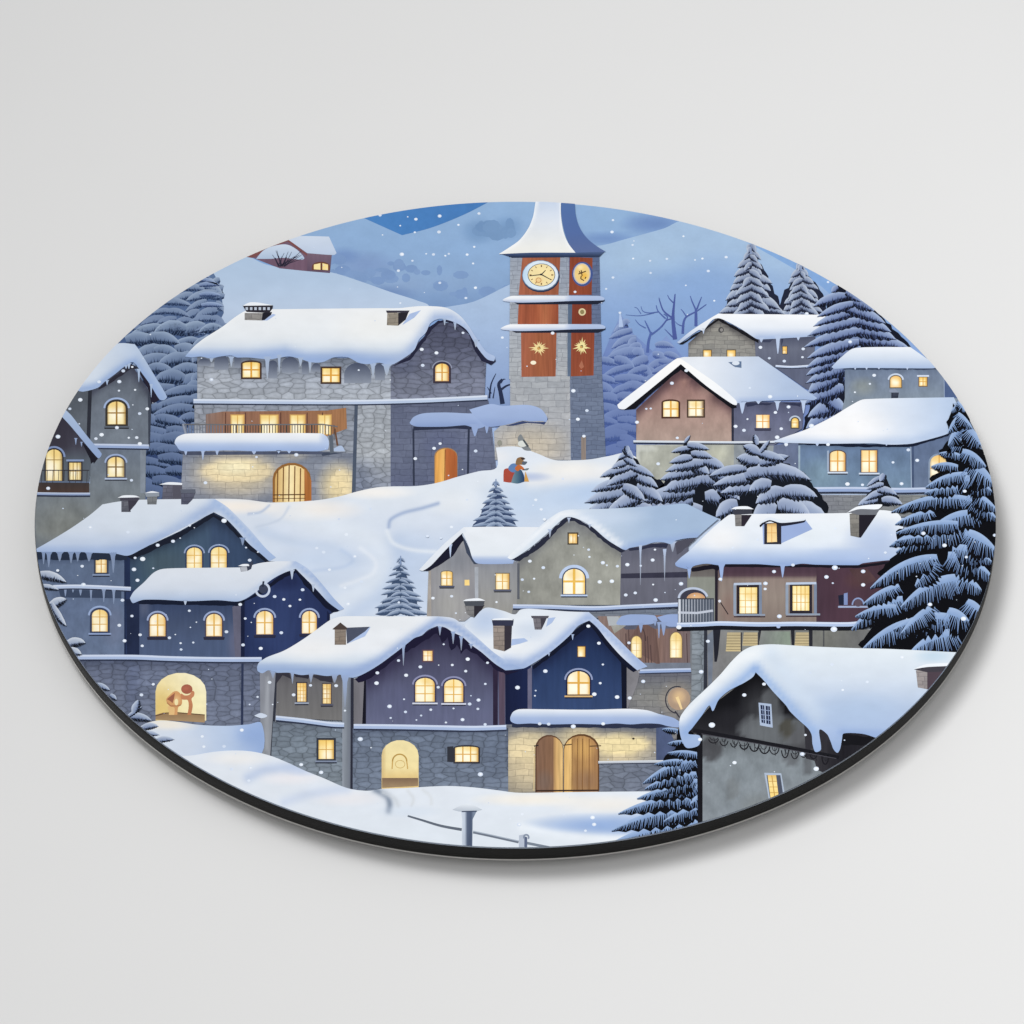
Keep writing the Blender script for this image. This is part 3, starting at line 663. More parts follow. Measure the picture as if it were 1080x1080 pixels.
roof(h, [('195,376! 204,366 215,357 234,345 250,333 262,327 300,326 400,325 420,325 440,323 458,323 472,325 484,332 493,342 502,356 513,371 522,376 521,381! 514,379 506,370 499,359 492,348 482,341 470,337 462,336.5 454,341 449,351 442,358 437,369 427,377 412,385 400,382.5 388,384 378,382.5 367,377 352,377 340,382 328,382 318,379 306,376 296,377 284,379 262,377 250,377 244,375 232,376 222,378 212,376 202,377', P(('v', 326, '#e9ecef', 355, '#e4e9ee', 368, '#d3dde9', 378, '#a3b9de'), ('l', '196,377 230,376 262,377 300,372 322,379 345,379 367,377 400,383 412,384', 7, '#8fabdc', .85), ('l', '412,386 428,377 440,362 450,347 460,335 475,335 490,344 500,358 515,375', 6.5, '#a2b8df', .95), ('l', '200,366 235,343 262,327', 3, '#f1f3f4', .6), ('b', 400, 345, 60, 25, '#f0efea', .5)))], 27,
     ice=[(223, 377, 5, 5), (244, 376, 11, 4.5), (282, 376, 24, 5), (294.5, 374, 19, 3.5), (317, 377, 9, 5), (327, 379, 14, 4), (393.5, 383, 15, 5), (408, 384, 12, 8), (469, 336, 7, 3), (480, 340, 8, 3), (502, 358, 8, 5)], icol='#9fb4d6', tip='#a9b5c6', label='thick snow with icicles along the eave',
     under=[('412,387 430,377 447,356 452,345 462,338 470,337 480,340 480,343 470,339 463,341 455,348 449,359 432,380', '#23243a', .8), ('481,341 492,346 500,358 508,369 516,377 522,378 523,381 518,385 508,381 502,372 494,352', '#22243a', .7)])
a = Art(); arcade(a, [(209, 222, 378, 386), (226, 241, 374.5, 390), (247, 254, 375, 388), (283, 292.5, 380, 399), (297, 315, 376.5, 393), (318.5, 325.5, 381, 395), (329, 338, 383, 392), (363, 391.5, 382.5, 404), (395.5, 406, 383, 401)], '#454d62', '#8b93a2', 26.2); a.build('eave_shade', h)
chimney(h, '258,330 277,330 276,338 258,337.5', '277,330 287,329 286,332 279,337.5 276,338', '256,322 288,322 287,326 284,330 260,329', 29, '256,322.5! 263,319 272,319 288,322!', shade='276,338 288,331 291,332 282,338', cb='#8d8a87', cs='#1f1f29', cc='#2c2a33')
a = Art()
for i in range(6): a.p([(259+i*4.6, 324), (261.6+i*4.6, 324), (261.6+i*4.6, 327), (259+i*4.6, 327)], '#b9c3d2', 31.2)
a.build('chimney_vent', h)
chimney(h, '408.5,329 420,330 420,343.5 408,343', '420,330 431,329 428,337 420,343.5', '407,327.5 432,327.5 431,329.5 408,330', 29, '408,327! 420,325.5 432,327!', shade='424,343 432,331 444,327 437,335', cb='#92897b', cs='#26242c')
for q in ((256, 382, 274, 398, 1.6), (340, 388.5, 358, 403, 0)):
    window(h, *q[:4], 25.5, a=q[4], fr='#47362f', fw=2, gl='#fdf0b6', g2='#f8cf66', bar='#dd9a2d', bw=1.6, sill=None)
window(h, 459, 383.5, 473.5, 402, 26, a=5, fr='#3b3440', fw=2.2, gl='#fbe79c', g2='#f3c45e', bar='#d79a3e', bw=1.2, edge='#a8622e', hood='#8d93a8', hw=1.2)
ledge(h, '204,423 260,423.5 370,424 440,422.5 495,420 514,419', 27, w=4.6, uw=1.8, top='#b4c5e2', label='long snow ledge round the middle of the wall')
# balcony
a = Art(); a.p('217,437 235,434 345,433 365,430 366,452 345,460 217,460', P(('h', 217, '#86716a', 240, '#936c58', 300, '#8d654f', 366, '#a07350')), 25.6, 'plank')
for x in (238, 259, 296, 324, 340): a.line([(x, 435), (x, 458)], 1, '#5a3a31', 26)
a.build('shutter', h, 'row of brown wooden shutters behind the balcony')
for x0, x1 in ((244, 257), (275, 293), (306.5, 321.5), (336, 349)): window(h, x0, 438, x1, 458, 26, nx=2, ny=2, fr='#c79a5c', fw=1, gl='#fdeeb0', g2='#f3d27c', bar='#d9ab58', bw=.8)
a = Art(); a.line('193,447.5 260,448 340,447.5 356,450', 1.3, '#6b6c70', 29)
for i in range(54):
    x = 196+i*2.95
    if x < 357: a.line([(x, 448), (x, 458+(max(0, x-345)*.9))], .8 if i % 9 else 1.6, '#4a4441' if x > 235 else '#6d7484', 28.5)
a.line('193,447 196,458', 2.2, '#8b93a3', 29); a.line('349,459 350,478', 4, '#5c6470', 29); a.line('353,452 356,470', 2, '#6a4a38', 29)
a.build('balcony_railing', h)
a = Art(); a.s('186,470! 184,467 187,461 196,457.5 215,457 338,457 345,461 347,468 346,474! 335,476 300,475.5 270,476 240,475 200,476 190,475', P(('v', 457, '#eef0f4', 464, '#dfe6f0', 469, '#aec2e6', 476, '#93aedf'), ('b', 345, 462, 10, 12, '#a9bfe6', .8)), 30, 'snow'); a.s('352,473! 360,470 364,476! 352,476!', '#a9bcdc', 30, 'snow')
a.ice([(196, 475, 5, 4), (214, 475, 10, 3.5), (229, 475, 5, 4), (268, 475, 4, 6), (294, 475, 3, 4), (305, 475, 3, 5)], '#a7bbdf', 29.6); a.build('balcony_snow', h)
a = Art(); a.p(archpts(287.5, 488, 328, 530, 17), '#8f6335', 25.5); a.p(archpts(290, 490.5, 326, 530, 15), P(('h', 288, '#c99f5c', 306, '#f7e5b3', 320, '#e8c88a', 327, '#c79257')), 26)
for x in (293, 299, 305, 311, 317): a.line([(x, 490+abs(x-306)*.35), (x-.5, 529)], 1.3, '#7a5530', 26.5)
a.p('321,494 325,500 328.5,507 328.5,530 321,530', P(('v', 495, '#b07142', 530, '#a0622f')), 26.5, 'plank'); a.line('288,522 322,521.5', 1.2, '#5d4128', 27); a.line('288,526 322,525.5', .7, '#5d4128', 27)
a.build('door', h, 'arched plank door glowing from inside')
a = Art(); a.p(archpts(458, 472, 482.5, 513, 9), '#9c7a55', 25.5); a.p(archpts(459, 473, 482, 513, 9), P(('h', 458, '#d99a4e', 468, '#e9b568', 469.8, '#e2a75c', 470.2, '#b5683a', 482, '#a65c34')), 26, 'plank', 1.2)
a.line('469.5,474 469,512', .9, '#7a4525', 26.5); a.build('door', h, 'small orange arched door under the porch roof')
a = Art(); a.line('436,452 436.5,512', 2, '#2f3548', 26.5); a.line('494.5,450 493.5,501', 2.2, '#2f3548', 26.5); a.p('436,450 498,447 497,453 480,452 436,454', '#2b3146', 26.4)
a.build('porch_post', h)

# ---- clock tower ---------------------------------------------------------------
GW = P(('v', 270, '#8e97a6', 400, '#a7abb0', 484, '#a9aaae'), ('b', 560, 470, 50, 30, '#cdbfa6', .75), ('l', [(601, 400), (602, 485)], 4, '#b8b9bb', .4))
t = house('printed_clock_tower', [('538,270 602,270 602,485 522,485 521,455 538,440', GW, 'course'), ('590,268 601,268 601,400 588,400', P(('v', 270, '#98a1b0', 400, '#aeb1b4')), 'finecourse'), ('538,270 551,270 549,400 537,400', P(('v', 270, '#9ea6b3', 400, '#aeb2b6')), 'finecourse'),
    ('600,268 632,268 633,312 635,396 639,483 602,487', P(('v', 270, '#5f6d8d', 345, '#65728f', 400, '#6f7a90', 484, '#6a768e')), 'finecourse'), ('599,320 604,320 603,343 599,343', '#56677f'), ('598.5,350 602.5,350 602,397 598.5,397', '#5c6c82'),
    ('613,461 618,460 618,485 613,485', '#8a7e77', 'plank')], 'tall clock tower with red panels and swooping snowy roof', 27)
a = Art(); red = lambda x0, x1: P(('h', x0, '#a4614a', (x0+x1)/2, '#9b5c40', x1, '#94563e'))
a.p('551,271 591,271 589,311 547,311', red(547, 591), 28.5, 'plank'); a.p('547,320 589,320 589,343 546,343', P(('h', 547, '#a65c42', 555, '#94513a', 565, '#a1583d', 575, '#b06a49', 589, '#8c4833')), 28.5, 'plank'); a.p('549.5,351 587,350 586,397 550,397.5', red(549, 587), 28.5, 'plank')
a.build('red_panel', t, 'rust red panels on the sunny side')
a = Art(); a.p('601,271 625,272 624,311 600,311', '#88442f', 28.5, 'plank'); a.p('603.5,320 624,320 624,342 603,343', '#79392a', 28.5, 'plank'); a.p('602.5,350 627,350 626,396 602,397', P(('v', 350, '#874431', 396, '#8d4a34')), 28.5, 'plank')
a.build('red_panel', t, 'darker red panels on the shaded side')
a = Art(); a.ell(570.5, 291.5, 20, 16.8, '#27334c', 29); a.ell(570, 290.5, 19.5, 16.2, '#6f8099', 29.3); a.ell(570, 290.3, 18.7, 15.4, P(('h', 551, '#b9d5ec', 560, '#d5e3ef', 589, '#dbe5f0')), 29.6); a.ell(571, 290, 14.6, 12.1, '#4f525c', 30); a.ell(571, 290, 13.9, 11.5, P('#f0dda6', ('b', 568, 296, 6, 5, '#e7bf86', .7)), 30.3)
for i in range(12):
    q = i*math.pi/6; a.line([(571+10.4*math.cos(q), 290+8.4*math.sin(q)), (571+12.6*math.cos(q), 290+10.4*math.sin(q))], 1.3 if i % 3 == 0 else .8, '#7d5a35', 30.6)
a.ring(568, 295.5, 2.6, 2.4, .6, '#b07a45', 30.6); a.line('571,289.5 558.5,291', 1.0, '#1d2231', 31, w1=.8); a.line('571,289.5 581,295', 1.2, '#1d2231', 31, w1=.7); a.line('571,289.5 575.5,285', 1.2, '#1d2231', 31, w1=.7); a.ell(570.5, 289.5, 1.1, 1, '#1d2231', 31.2, 8)
a.build('clock_face', t, 'large round clock on the front of the tower')
a = Art(); a.ell(614.3, 289, 11, 13, '#42558c', 29); a.ell(613.8, 288.7, 9.2, 11.2, '#b9b7c0', 29.5); a.ell(614, 288.7, 8, 10.2, P('#eacb86', ('b', 616, 291, 5, 5, '#eab64a', .9), ('b', 612, 282, 4, 3, '#f3dfae', .8)), 30)
for q in ((610, 289, 618, 286), (613, 285, 614, 291), (613, 291, 612.5, 294), (612.5, 294, 616, 296), (611, 286, 612, 288), (618, 292, 617, 294)): a.line([q[:2], q[2:]], 1.1, '#4d3523', 30.5)
a.build('clock_face', t, 'narrow side clock with orange dial')
def star(name, cx, cy, r1, r2, sy, n, seed, col, label):
    a = Art(); r = random.Random(seed)
    for i in range(n):
        q = i*2*math.pi/n+r.random()*.2; L = r1*(.7+.5*r.random())
        a.tris([(cx+1.5*math.cos(q+1.5), cy+1.5*math.sin(q+1.5)), (cx+1.5*math.cos(q-1.5), cy+1.5*math.sin(q-1.5)), (cx+L*math.cos(q), cy+L*sy*math.sin(q))], [(0, 1, 2)], [hx(col)]*3, 29+.12*(i % 4))
    a.ell(cx, cy, r2, r2*sy, col, 29.2, 12); a.ell(cx-.5, cy+.5, r2*.4, r2*.4, '#c79a5a', 29.5, 8); return a.build(name, t, label)
star('gold_star', 568.5, 367, 9.5, 4, .85, 16, 1, '#ecd79b', 'pale gold star on the front panel'); star('gold_star', 613.5, 365.5, 8.5, 3.4, 1.05, 16, 2, '#ecdfa0', 'pale gold star on the side panel')
a = Art(); a.ell(614, 329, 3.9, 3.9, '#d9caa0', 29); a.ell(614, 329, 2.2, 2.4, '#8d8058', 29.4); a.build('medallion', t)
a = Art(); a.p('613.5,380 616,387 613,389 610.5,386', '#a86a52', 29); a.ell(562.5, 382.5, 3, 2.1, '#f2ead0', 29); a.build('panel_mark', t)
a = Art(); a.p('527,267 638,265 634,269 632,271 540,272 536,270', P(('v', 266, '#4c5f86', 271, '#27324b')), 31)
a.s('566,205! 592,205! 591.5,225 594,243 599,256 607,266.5! 560,266.5 526,268! 537,261 548,253 557,241 562,229 564,218', P(('v', 212, '#c3d2e9', 235, '#d9e0ea', 262, '#e9e9e4'), ('l', '527,267 545,256 558,240 564,222 566,210', 2.5, '#f2f4f6', .8), ('l', '591,212 593,240 600,258 607,266', 1.6, '#eef1f4', .9)), 31.5, 'snow')
a.s('592,205! 606,205! 607,225 611,239 619,251 630,260 639,265.5! 607,266.5! 600,257 595,243 592,225', P(('v', 212, '#4d70ad', 245, '#4f6ba8', 266, '#566a9d')), 31.5, 'snow'); a.build('tower_roof', t, 'bell-shaped roof, white in front and blue on its side')
for y, x0, x1 in ((312, 530, 637), (342, 528, 638)):
    a = Art(); a.p([(x0+6, y+4), (x1-2, y+2), (x1+1, y+5), (x1-7, y+9), (x0+16, y+9)], '#1f2435', 31)
    a.s([(x0, y+5), (x0+8, y+.5), (x0+18, y), (x1-6, y), (x1, y+2), (x1, y+4.5), (x1-8, y+5), (602, y+5.5), (580, y+6.5), (560, y+7), (x0+14, y+7)], P(('h', x0, '#f0f2f4', 595, '#e0e6ef', 602, '#b1c3e4', x1, '#a9bce0'), ('l', [(x0, y+7), (x1, y+7)], 3, '#93a8d2', .7)), 31.5, 'snow'); a.build('snow_ledge', t)
# porch roof snow of the long house lies over the tower's foot
a = Art(); a.s('432,446! 436,440 446,436 470,435 498,436 510,434 516,446 505,452 496,450 490,448.5 470,450 440,450 434,448', P(('v', 435, '#9db3dd', 450, '#8ea6d6'), ('l', '440,450 500,449', 4, '#7e96c9', .6)), 34, 'snow')
a.s('495,432! 505,429 518,426 530,428 556,427 570,431 577,440 576,445 572,444 560,444.5 551,443.5 540,446.5 528,449 515,450 506,444 498,436', P(('v', 427, '#9fb5e0', 440, '#96add9', 450, '#859dd0')), 34.5, 'snow')
a.ice([(501, 447, 13, 9), (513.5, 448, 9, 5)], '#8fa6d4', 34.2); a.p('533,449 551,444 560,445 575,445 577,440 578,442 574,448 570,447 556,446 541,449', '#39456a', 33.8); a.build('porch_roof', h, 'blue snow on the porch beside the clock tower')

# ---- left house A and its small neighbour ------------------------------------------
h = house('printed_house', [('50,460 84,405 98,410 96,470 60,480', P(('v', 410, '#50565f', 470, '#666e78')), 'plaster'), ('94,413 137,382 160,416 158,471 93,471', P(('v', 385, '#4c5160', 410, '#646c78', 471, '#737c88'), ('l', [(95, 414), (137, 384), (160, 418)], 5, '#343646', .7), ('b', 125, 460, 22, 16, '#7d8690', .5)), 'plaster'),
    ('93,412 97,410 95,470 91,470', '#2a2d37'), ('156,412 160,416 158,470 156.5,470', '#3b414f'), ('95,473 154,473 153,560 60,600 36,600 36,520 95,510', P(('v', 473, '#66707f', 500, '#747d87', 560, '#767b7c', 595, '#5d6a80'), ('b', 70, 560, 40, 40, '#7d7f78', .5)), 'plaster'), ('148,474 154,474 153,520 148,520', '#7e8793')], 'tall grey gabled house at the left edge', 24)
roof(h, [('78,410! 86,402 105,380 122,363 142,363! 146,368 160,391 176,418 173,422 168,421 158,405 150,394 143,384 139,382 132,386 122,394 110,403 103,409 88,413 82,412', P(('d', 105, 380, '#cfdae8', 160, 400, '#a3badd'), ('l', '84,412 104,407 122,393 135,384 142,382 152,396 170,420', 5, '#8fabdb', .9)))], 27,
     ice=[(136, 383, 6, 4), (146.5, 389, 14, 3), (159.5, 405, 14, 2.4), (113, 401, 5, 3), (133, 385, 4, 3)], icol='#a6bcdd', under=[('143,384 150,394 170,420 164,424 160,426 157,412 149,397', '#221f2e', .4), ('104,409 138,384 146,388 138,389 120,402 104,411', '#2a2935', .6)])
window(h, 113.5, 423.5, 132.5, 447.5, 25, a=7, fr='#3a352f', fw=2.4, gl='#fbeeb8', g2='#f4d27e', bar='#8c682f', bw=1.5, hood='#9fb2d4', hw=2, sill='#5c6470')
window(h, 113.5, 482, 131, 503, 25, a=6, fr='#4c4c55', fw=1.6, gl='#fbeeb8', g2='#f2d283', bar='#6e5a38', bw=1.5, hood='#9bacce', hw=1.8, sill='#aebcd6')
ledge(h, '97,470 130,470.5 157,471', 27, w=4.4, uw=1.8, top='#93a9d4')
h = house('printed_house', [('36,512 50,465 66,438 104,480 96,486 93,520 36,522', P(('v', 440, '#33303c', 470, '#3f3e4a', 485, '#545c66', 510, '#5e666f'), ('b', 62, 466, 14, 20, '#33303b', .6)), 'brushed'), ('36,509 94,509 94,520 36,520', P(('v', 509, '#3c3636', 520, '#4a3a34')), 'brushed'), ('98,486 106,480 99,489', '#1d1c26')], 'small dark house cut off by the left edge', 34)
roof(h, [('63,437! 69,432! 76,439 92,460 107,478 106,482 103,483 90,468 75,450', P(('v', 432, '#a9bfdf', 483, '#8aa4d2')))], 36, ice=[(80, 462, 7, 2.4), (86, 466, 5, 2)], icol='#8ea4cc', under=[('86,466 104,482 96,489 95,484', '#1c1b26')])
window(h, 48.5, 474, 65.5, 507, 35, a=8, nx=2, ny=3, fr='#2f2d33', fw=1.6, gl='#f9e9ad', g2='#eccd7c', bar='#8d7440', bw=.9, hood='#7f90b5', hw=2)
window(h, 73, 488, 85.5, 506, 35, nx=3, ny=2, fr='#35333a', fw=1.6, gl='#faeab0', g2='#f0d283', bar='#9a8048', bw=.8, hood='#8798bb', hw=2)
a = Art(); a.line('40,496 94,496', 1, '#35333a', 37); a.line('38,508 94,508.5', 1.6, '#5f6d85', 37)
for i in range(9): a.line([(44+i*6, 496), (43.5+i*6, 509)], .6, '#3a383e', 37)
a.build('balcony_railing', h)
ledge(h, '36,520.5 70,521 95,521', 37, w=2.8, uw=2, top='#8c9fc6')

# ---- snow field ----------------------------------------------------------------------
bg('snow_field', '120,560 150,535 193,531 214,527 232,526 260,527 285,530 330,528 356,524 378,518 398,514 414,513 440,512.5 462,509 482,503 505,497 524,493 523,472! 545,471 566,478 584,485 602,485.5 622,484.5 642,481 662,478 680,490 700,520 700,580 600,640 500,720 380,720 250,680 150,620',
   P(('v', 475, '#d9e1ec', 520, '#dae2ec', 560, '#ced9ea', 620, '#c5d3e8', 680, '#d0dbeb'), ('b', 250, 534, 60, 10, '#f3e9dd', .9), ('b', 330, 538, 60, 14, '#f1e9e0', .9), ('b', 395, 519, 50, 9, '#f1ede8', .9), ('b', 625, 520, 60, 26, '#a9c3e8', .8), ('b', 560, 530, 70, 34, '#b3cae8', .7), ('b', 600, 495, 50, 12, '#efebe4', .8), ('b', 430, 610, 40, 60, '#b7cae6', .6), ('b', 340, 590, 60, 14, '#c0d1ea', .7), ('b', 440, 585, 60, 30, '#b9cbe7', .5), ('b', 480, 530, 40, 16, '#e3e8ee', .7),
('l', smooth('306,536 330,552 372,560 398,574 404,596 388,618 350,640 330,670', 5, False), 13, '#dfe7f0', .55), ('l', smooth('420,572 424,596 408,624 372,648', 5, False), 9, '#b3c6e3', .55), ('l', smooth('276,560 310,572 352,578 372,592', 5, False), 6, '#bccde6', .6), ('b', 520, 560, 60, 18, '#b9cce8', .5), ('l', smooth('560,508 600,505 640,500', 5, False), 7, '#ece9e6', .6),
          ('l', smooth('410,556 412,548 425,541 445,536 462,531', 5, False), 2.0, '#9fb2d4', .95), ('l', smooth('408,560 415,573 435,580 460,582', 5, False), 2.2, '#dde5ef', .9), ('l', smooth('262,542 275,540 284,533', 5, False), 1.4, '#a9bbd9', .8), ('l', smooth('270,556 295,548 305,534', 5, False), 1.4, '#c0cde0', .7), ('l', smooth('330,602 362,598 372,590 360,580', 5, False), 2, '#b3c6e4', .6), ('l', smooth('360,618 392,606 396,592 380,578', 5, False), 2.5, '#dfe6f0', .7), ('b', 560, 503, 26, 6, '#90a5d6', .5), ('b', 525, 482, 18, 10, '#e8e9ee', .8)), 40, 'snow', label='snowy meadow with tracks in the middle of the village', grid=1.7)
a = Art(); a.s('546,463 549,458 552,462 556,469 560,475 552,474', '#7d8286', 41); a.ell(551, 468, 5, 3.5, '#d5d9d4', 41.5, 10); a.line('552,464 557,471', 2, '#4b5257', 42); a.ell(527, 467, 2.5, 3, '#8f8f86', 41, 10); a.build('snowy_shrub', plaque)
a = Art(); a.s('531,508! 531,500 532,495 537,494 543,497 546,508! 538,509', P(('h', 531, '#a84b3c', 545, '#9c463c')), 42); a.s('536,494 540,489 547,490 546,497 540,498', '#5f7fae', 42.5); a.s('539,509! 542,500 546,495 550,496 553,503 553,508! 546,510', P(('h', 540, '#6f8793', 546, '#4d6c80', 553, '#223a62')), 43); a.s('543,494 547,490 552,493 553,496 549,495 546,497', '#c06a3a', 43.5); a.s('550,496 555,494 558,494 556,496 551,496', '#6f7a80', 43.5)
a.s('554,497! 556,502 558,508! 553,508!', '#c99a54', 43); a.s('544,490 545,484 549,482 553,483 552,486 556,487.5 552,490 548,490', '#8a6a4a', 44); a.s('549,483! 552,482.5 554,484 551,485', '#3d3230', 44.5); a.s('551,487 556,487 554,490 551,490', '#56616e', 44.5)
a.build('printed_figures', plaque, 'cloaked figures in red and blue walking up the snow')

# ---- small pines on the meadow -----------------------------------------------------------
SM = dict(top='#a9bbd6', mid='#7d91b3', bot='#546887', dark='#39496a')
conifer('pine_tree', plaque, 523, 507, 558, 28, 52, 8, 5, .2, 'small pine standing in front of the walking figures', 7, SM, nl=.4, nn=12, ragg=.25, backing='523,512 532,530 545,556 498,556 514,530')
conifer('pine_tree', plaque, 422.5, 588, 650, 31, 52, 9, 5, .2, 'small pine on the meadow left of the grey house', 9, dict(SM, top='#b3c3da', dark='#3d4f6c'), nl=.4, nn=12, backing='422,592 430,610 446,648 396,648 412,622')
# ---- three pines in the middle -----------------------------------------------------------
boughs('pine_tree', [(687.8, 532.2, 704, 541, 13.4, 3), (664.5, 532.2, 690, 541, 17.1, 4), (660.6, 526.8, 620, 540, 14.6, 3), (669.2, 519, 617, 530, 13.4, 5), (681.8, 522.4, 640, 540, 14.6, 5), (671.2, 513.6, 699, 529, 13.4, 4), (660, 509.2, 624, 518, 11, 4), (668.5, 501.9, 694, 514, 11, 3), (656.8, 513.7, 680, 528, 12.2, 4), (672.5, 498.8, 640, 512, 11, 4), (664.3, 493.1, 633, 503, 8.5, 3), (664.5, 492, 690, 503, 8.5, 3), (662.4, 487.4, 645, 494, 7.3, 2), (658.1, 483.2, 672, 492, 7.3, 2), (664.8, 477.4, 652, 484, 6.1, 2), (657.6, 473, 668, 484, 7.3, 1), (660.8, 470.2, 662, 479, 6.1, 0)], 60,
    'snowy pine below the brown house, left of the middle three', FRONT, '661,473 675,490 700,510 712,545 615,545 640,520 648,490')
boughs('pine_tree', [(740.6, 539.2, 700, 548, 19.5, 6), (765.2, 530.7, 800, 545, 22, 5), (730.6, 526.8, 690, 540, 18.3, 4), (743.6, 524.2, 790, 533, 18.3, 6), (732.8, 518, 676, 529, 17.1, 5), (756.8, 514.9, 780, 527, 15.9, 5), (740.6, 507, 700, 518, 17.1, 6), (738.1, 506, 788, 517, 17.1, 8), (741.2, 496.1, 696, 506, 12.2, 4), (748.3, 496.8, 775, 510, 15.9, 4), (727.1, 490.1, 748, 500, 13.4, 4), (743.8, 488.2, 702, 497, 11, 4), (741.8, 486.2, 765, 495, 11, 4), (730.4, 482.5, 706, 488, 8.5, 2), (728.8, 478.6, 752, 483, 8.5, 3), (728.9, 472.6, 708, 477, 6.1, 2), (724.8, 469.6, 748, 474, 7.3, 2), (722.2, 466.7, 728, 459, 3.7, 0)], 60,
    'snowy pine in front of the pale stone base, middle of three', FRONT, '723,465 745,478 775,500 800,545 680,548 690,520 715,490')
boughs('pine_tree', [(793.2, 547.6, 770, 552, 17.1, 3), (834.9, 539.2, 872, 548, 22, 6), (818.2, 539.2, 795, 548, 22, 7), (820.2, 534, 855, 545, 19.5, 8), (778.2, 531.8, 755, 545, 17.1, 4), (824.9, 519.6, 862, 524, 15.9, 6), (826, 518.9, 797, 531, 15.9, 6), (806.4, 513.4, 760, 520, 13.4, 4), (801.9, 504.3, 752, 512, 12.2, 5), (785.4, 501.6, 855, 506, 17.1, 15), (813.2, 511.4, 790, 518, 14.6, 5), (787.4, 494.3, 748, 502, 9.8, 4), (800.7, 488.7, 832, 481, 11, 1), (800.2, 487.4, 777, 483, 13.4, 2), (799, 477.3, 828, 485, 9.8, 0), (800.2, 477.7, 784, 470, 11, 1), (801.6, 477.2, 812, 464, 4.9, 0), (798.3, 469, 796, 458, 6.1, 0)], 64,
    'snowy pine beside the broad blue house, right of the middle three', FRONT, '798,464 815,480 850,500 874,535 870,552 760,552 760,510 785,490')
boughs('pine_tree', [(926, 527, 905, 533, 10, 3), (930, 528, 952, 532, 9, 4), (932, 520, 912, 528, 8, 4), (925, 517, 946, 522, 8, 4), (932, 511, 914, 516, 6, 2), (929, 503, 914, 513, 5, 1), (933, 500, 928, 508, 7, 0)], 60, 'tiny snowy pine below the four-paned windows', FRONT, '930,500 940,515 952,532 905,534 918,518')

# ---- grey house in the middle (G) -------------------------------------------------------
h = house('printed_house', [('452,602 487,566 503,594 503,645 490,655 450,655', P(('h', 450, '#8d8d92', 470, '#9c9c9e', 503, '#8e8e93'), ('b', 480, 590, 30, 22, '#727782', .6), ('b', 475, 640, 26, 20, '#9e9d99', .6)), 'brushed'), ('503,592 547,592 547,646 503,652', P(('v', 592, '#7f828c', 602, '#8f9196', 645, '#979692')), 'brushed'), ('452,602 454.5,602 455,655 450,655', '#a09a94'), ('500.5,598 504.5,598 504.5,640 501,640', '#a3a8b0'),
    ('546,592 562,580 582,562 598,546 608,546 630,563 656,578 655,638 545,638', P(('h', 546, '#888984', 600, '#95968f', 655, '#999a92'), ('b', 605, 560, 22, 16, '#7b7e80', .6), ('l', [(548, 594), (595, 552), (608, 550), (655, 582)], 6, '#62646a', .6), ('b', 575, 630, 30, 20, '#93938b', .5)), 'plaster'),
    ('655,576 726,570 726,638 654,638', P(('v', 570, '#5a5c6c', 600, '#686977', 638, '#61626f'), ('b', 690, 595, 30, 12, '#70717d', .5)), 'brushed'), ('655,605 726,603 726,609 655,610', '#343444'), ('545.5,594 548,594 548,632 545.5,632', '#5a5d66'),
    ('540,643 716,643 716,652 540,652', P(('h', 540, '#7b7d80', 716, '#6d7788')), 'course'), ('630,650 736,648 736,702 652,702', P(('h', 650, '#83706a', 668, '#6f5a56', 690, '#83695f', 702, '#7b6560', 736, '#6e6468')), 'plank'),
    ('655,660 690,652 736,655 736,662 660,664', '#585b6b'), ('652,699 736,699 736,706 665,708', '#6f7684'), ('660,709 738,708 738,780 655,780', P(('v', 709, '#62636d', 722, '#76777b', 760, '#7c7b7c'), ('b', 690, 735, 40, 16, '#8d8c86', .6), ('b', 714, 736, 22, 22, '#9c9284', .8)), 'course'),
    ('640,650 655,650 660,660 648,668', '#9a9a93'), ('660,680 676,655 692,664 696,700 692,700', '#6a544f', 'plank')], 'grey gabled house with a large arched window at the centre', 75)
roof(h, [('489,556! 520,555.5 571,556! 568,563 545,586 541,594.5! 520,595 503,594 498,588 494,575 488,562!', P(('v', 556, '#e3e8ef', 585, '#dfe6ee', 590, '#a3b8de', 595, '#94abd8'))), ('442,601! 455,587 470,572 489,556! 492,561 487,563 470,580 455,596 446,602', P('#dde4ee'))], 77.3,
     ice=[(475, 574, 14, 3)], under=[('445,602 487,563 489,570 487,572 478,586 462,597 453,602', '#17182a', .3), ('487,564 491,570 500,590 504,595 500,595 492,583', '#3c4558', .2)])
roof(h, [('535,588! 548,575 560,564 575,550 590,540 600,537.5 640,536.5 700,533 720,531 726,532! 742,540 758,547! 745,558 735,567! 722,568 712,570.5 708,574 700,572 690,572 680,575 672,576.5 664,578 660,580 656,579! 640,569 625,556 613,549 603,545.5 596,546 585,555 572,567 556,580 540,590', P(('d', 600, 545, '#d0dcea', 690, 560, '#9db6d6'), ('l', '537,588 560,567 590,543 603,541 622,550 640,564 656,577', 3.5, '#eef1f5', .8), ('l', '657,579 680,573 712,569 735,565', 4, '#8ea9da', .8), ('b', 640, 545, 50, 10, '#c3d2e8', .5)))], 78.5,
     ice=[(564, 567, 9, 3), (580, 558, 9, 3.4), (600, 546, 6, 3), (622, 553, 4, 3), (675.5, 575, 42, 2.2), (701, 579, 34, 2.6), (709.5, 571, 11, 6)], icol='#aebfdd', tip='#8d95a6',
     under=[('538,590 556,581 573,567 596,546 603,545 612,549 625,556 640,568 656,579 660,581 655,583 636,571 620,557 606,549.5 598,550 588,558 580,568 562,583 548,592', '#26293a', .9), ('662,578 675,577 690,573 705,573 703,578 690,577 676,580 664,581', '#2d3044', .5), ('712,572 722,569 735,567 726,576 714,585', '#4b4b58', .5)])
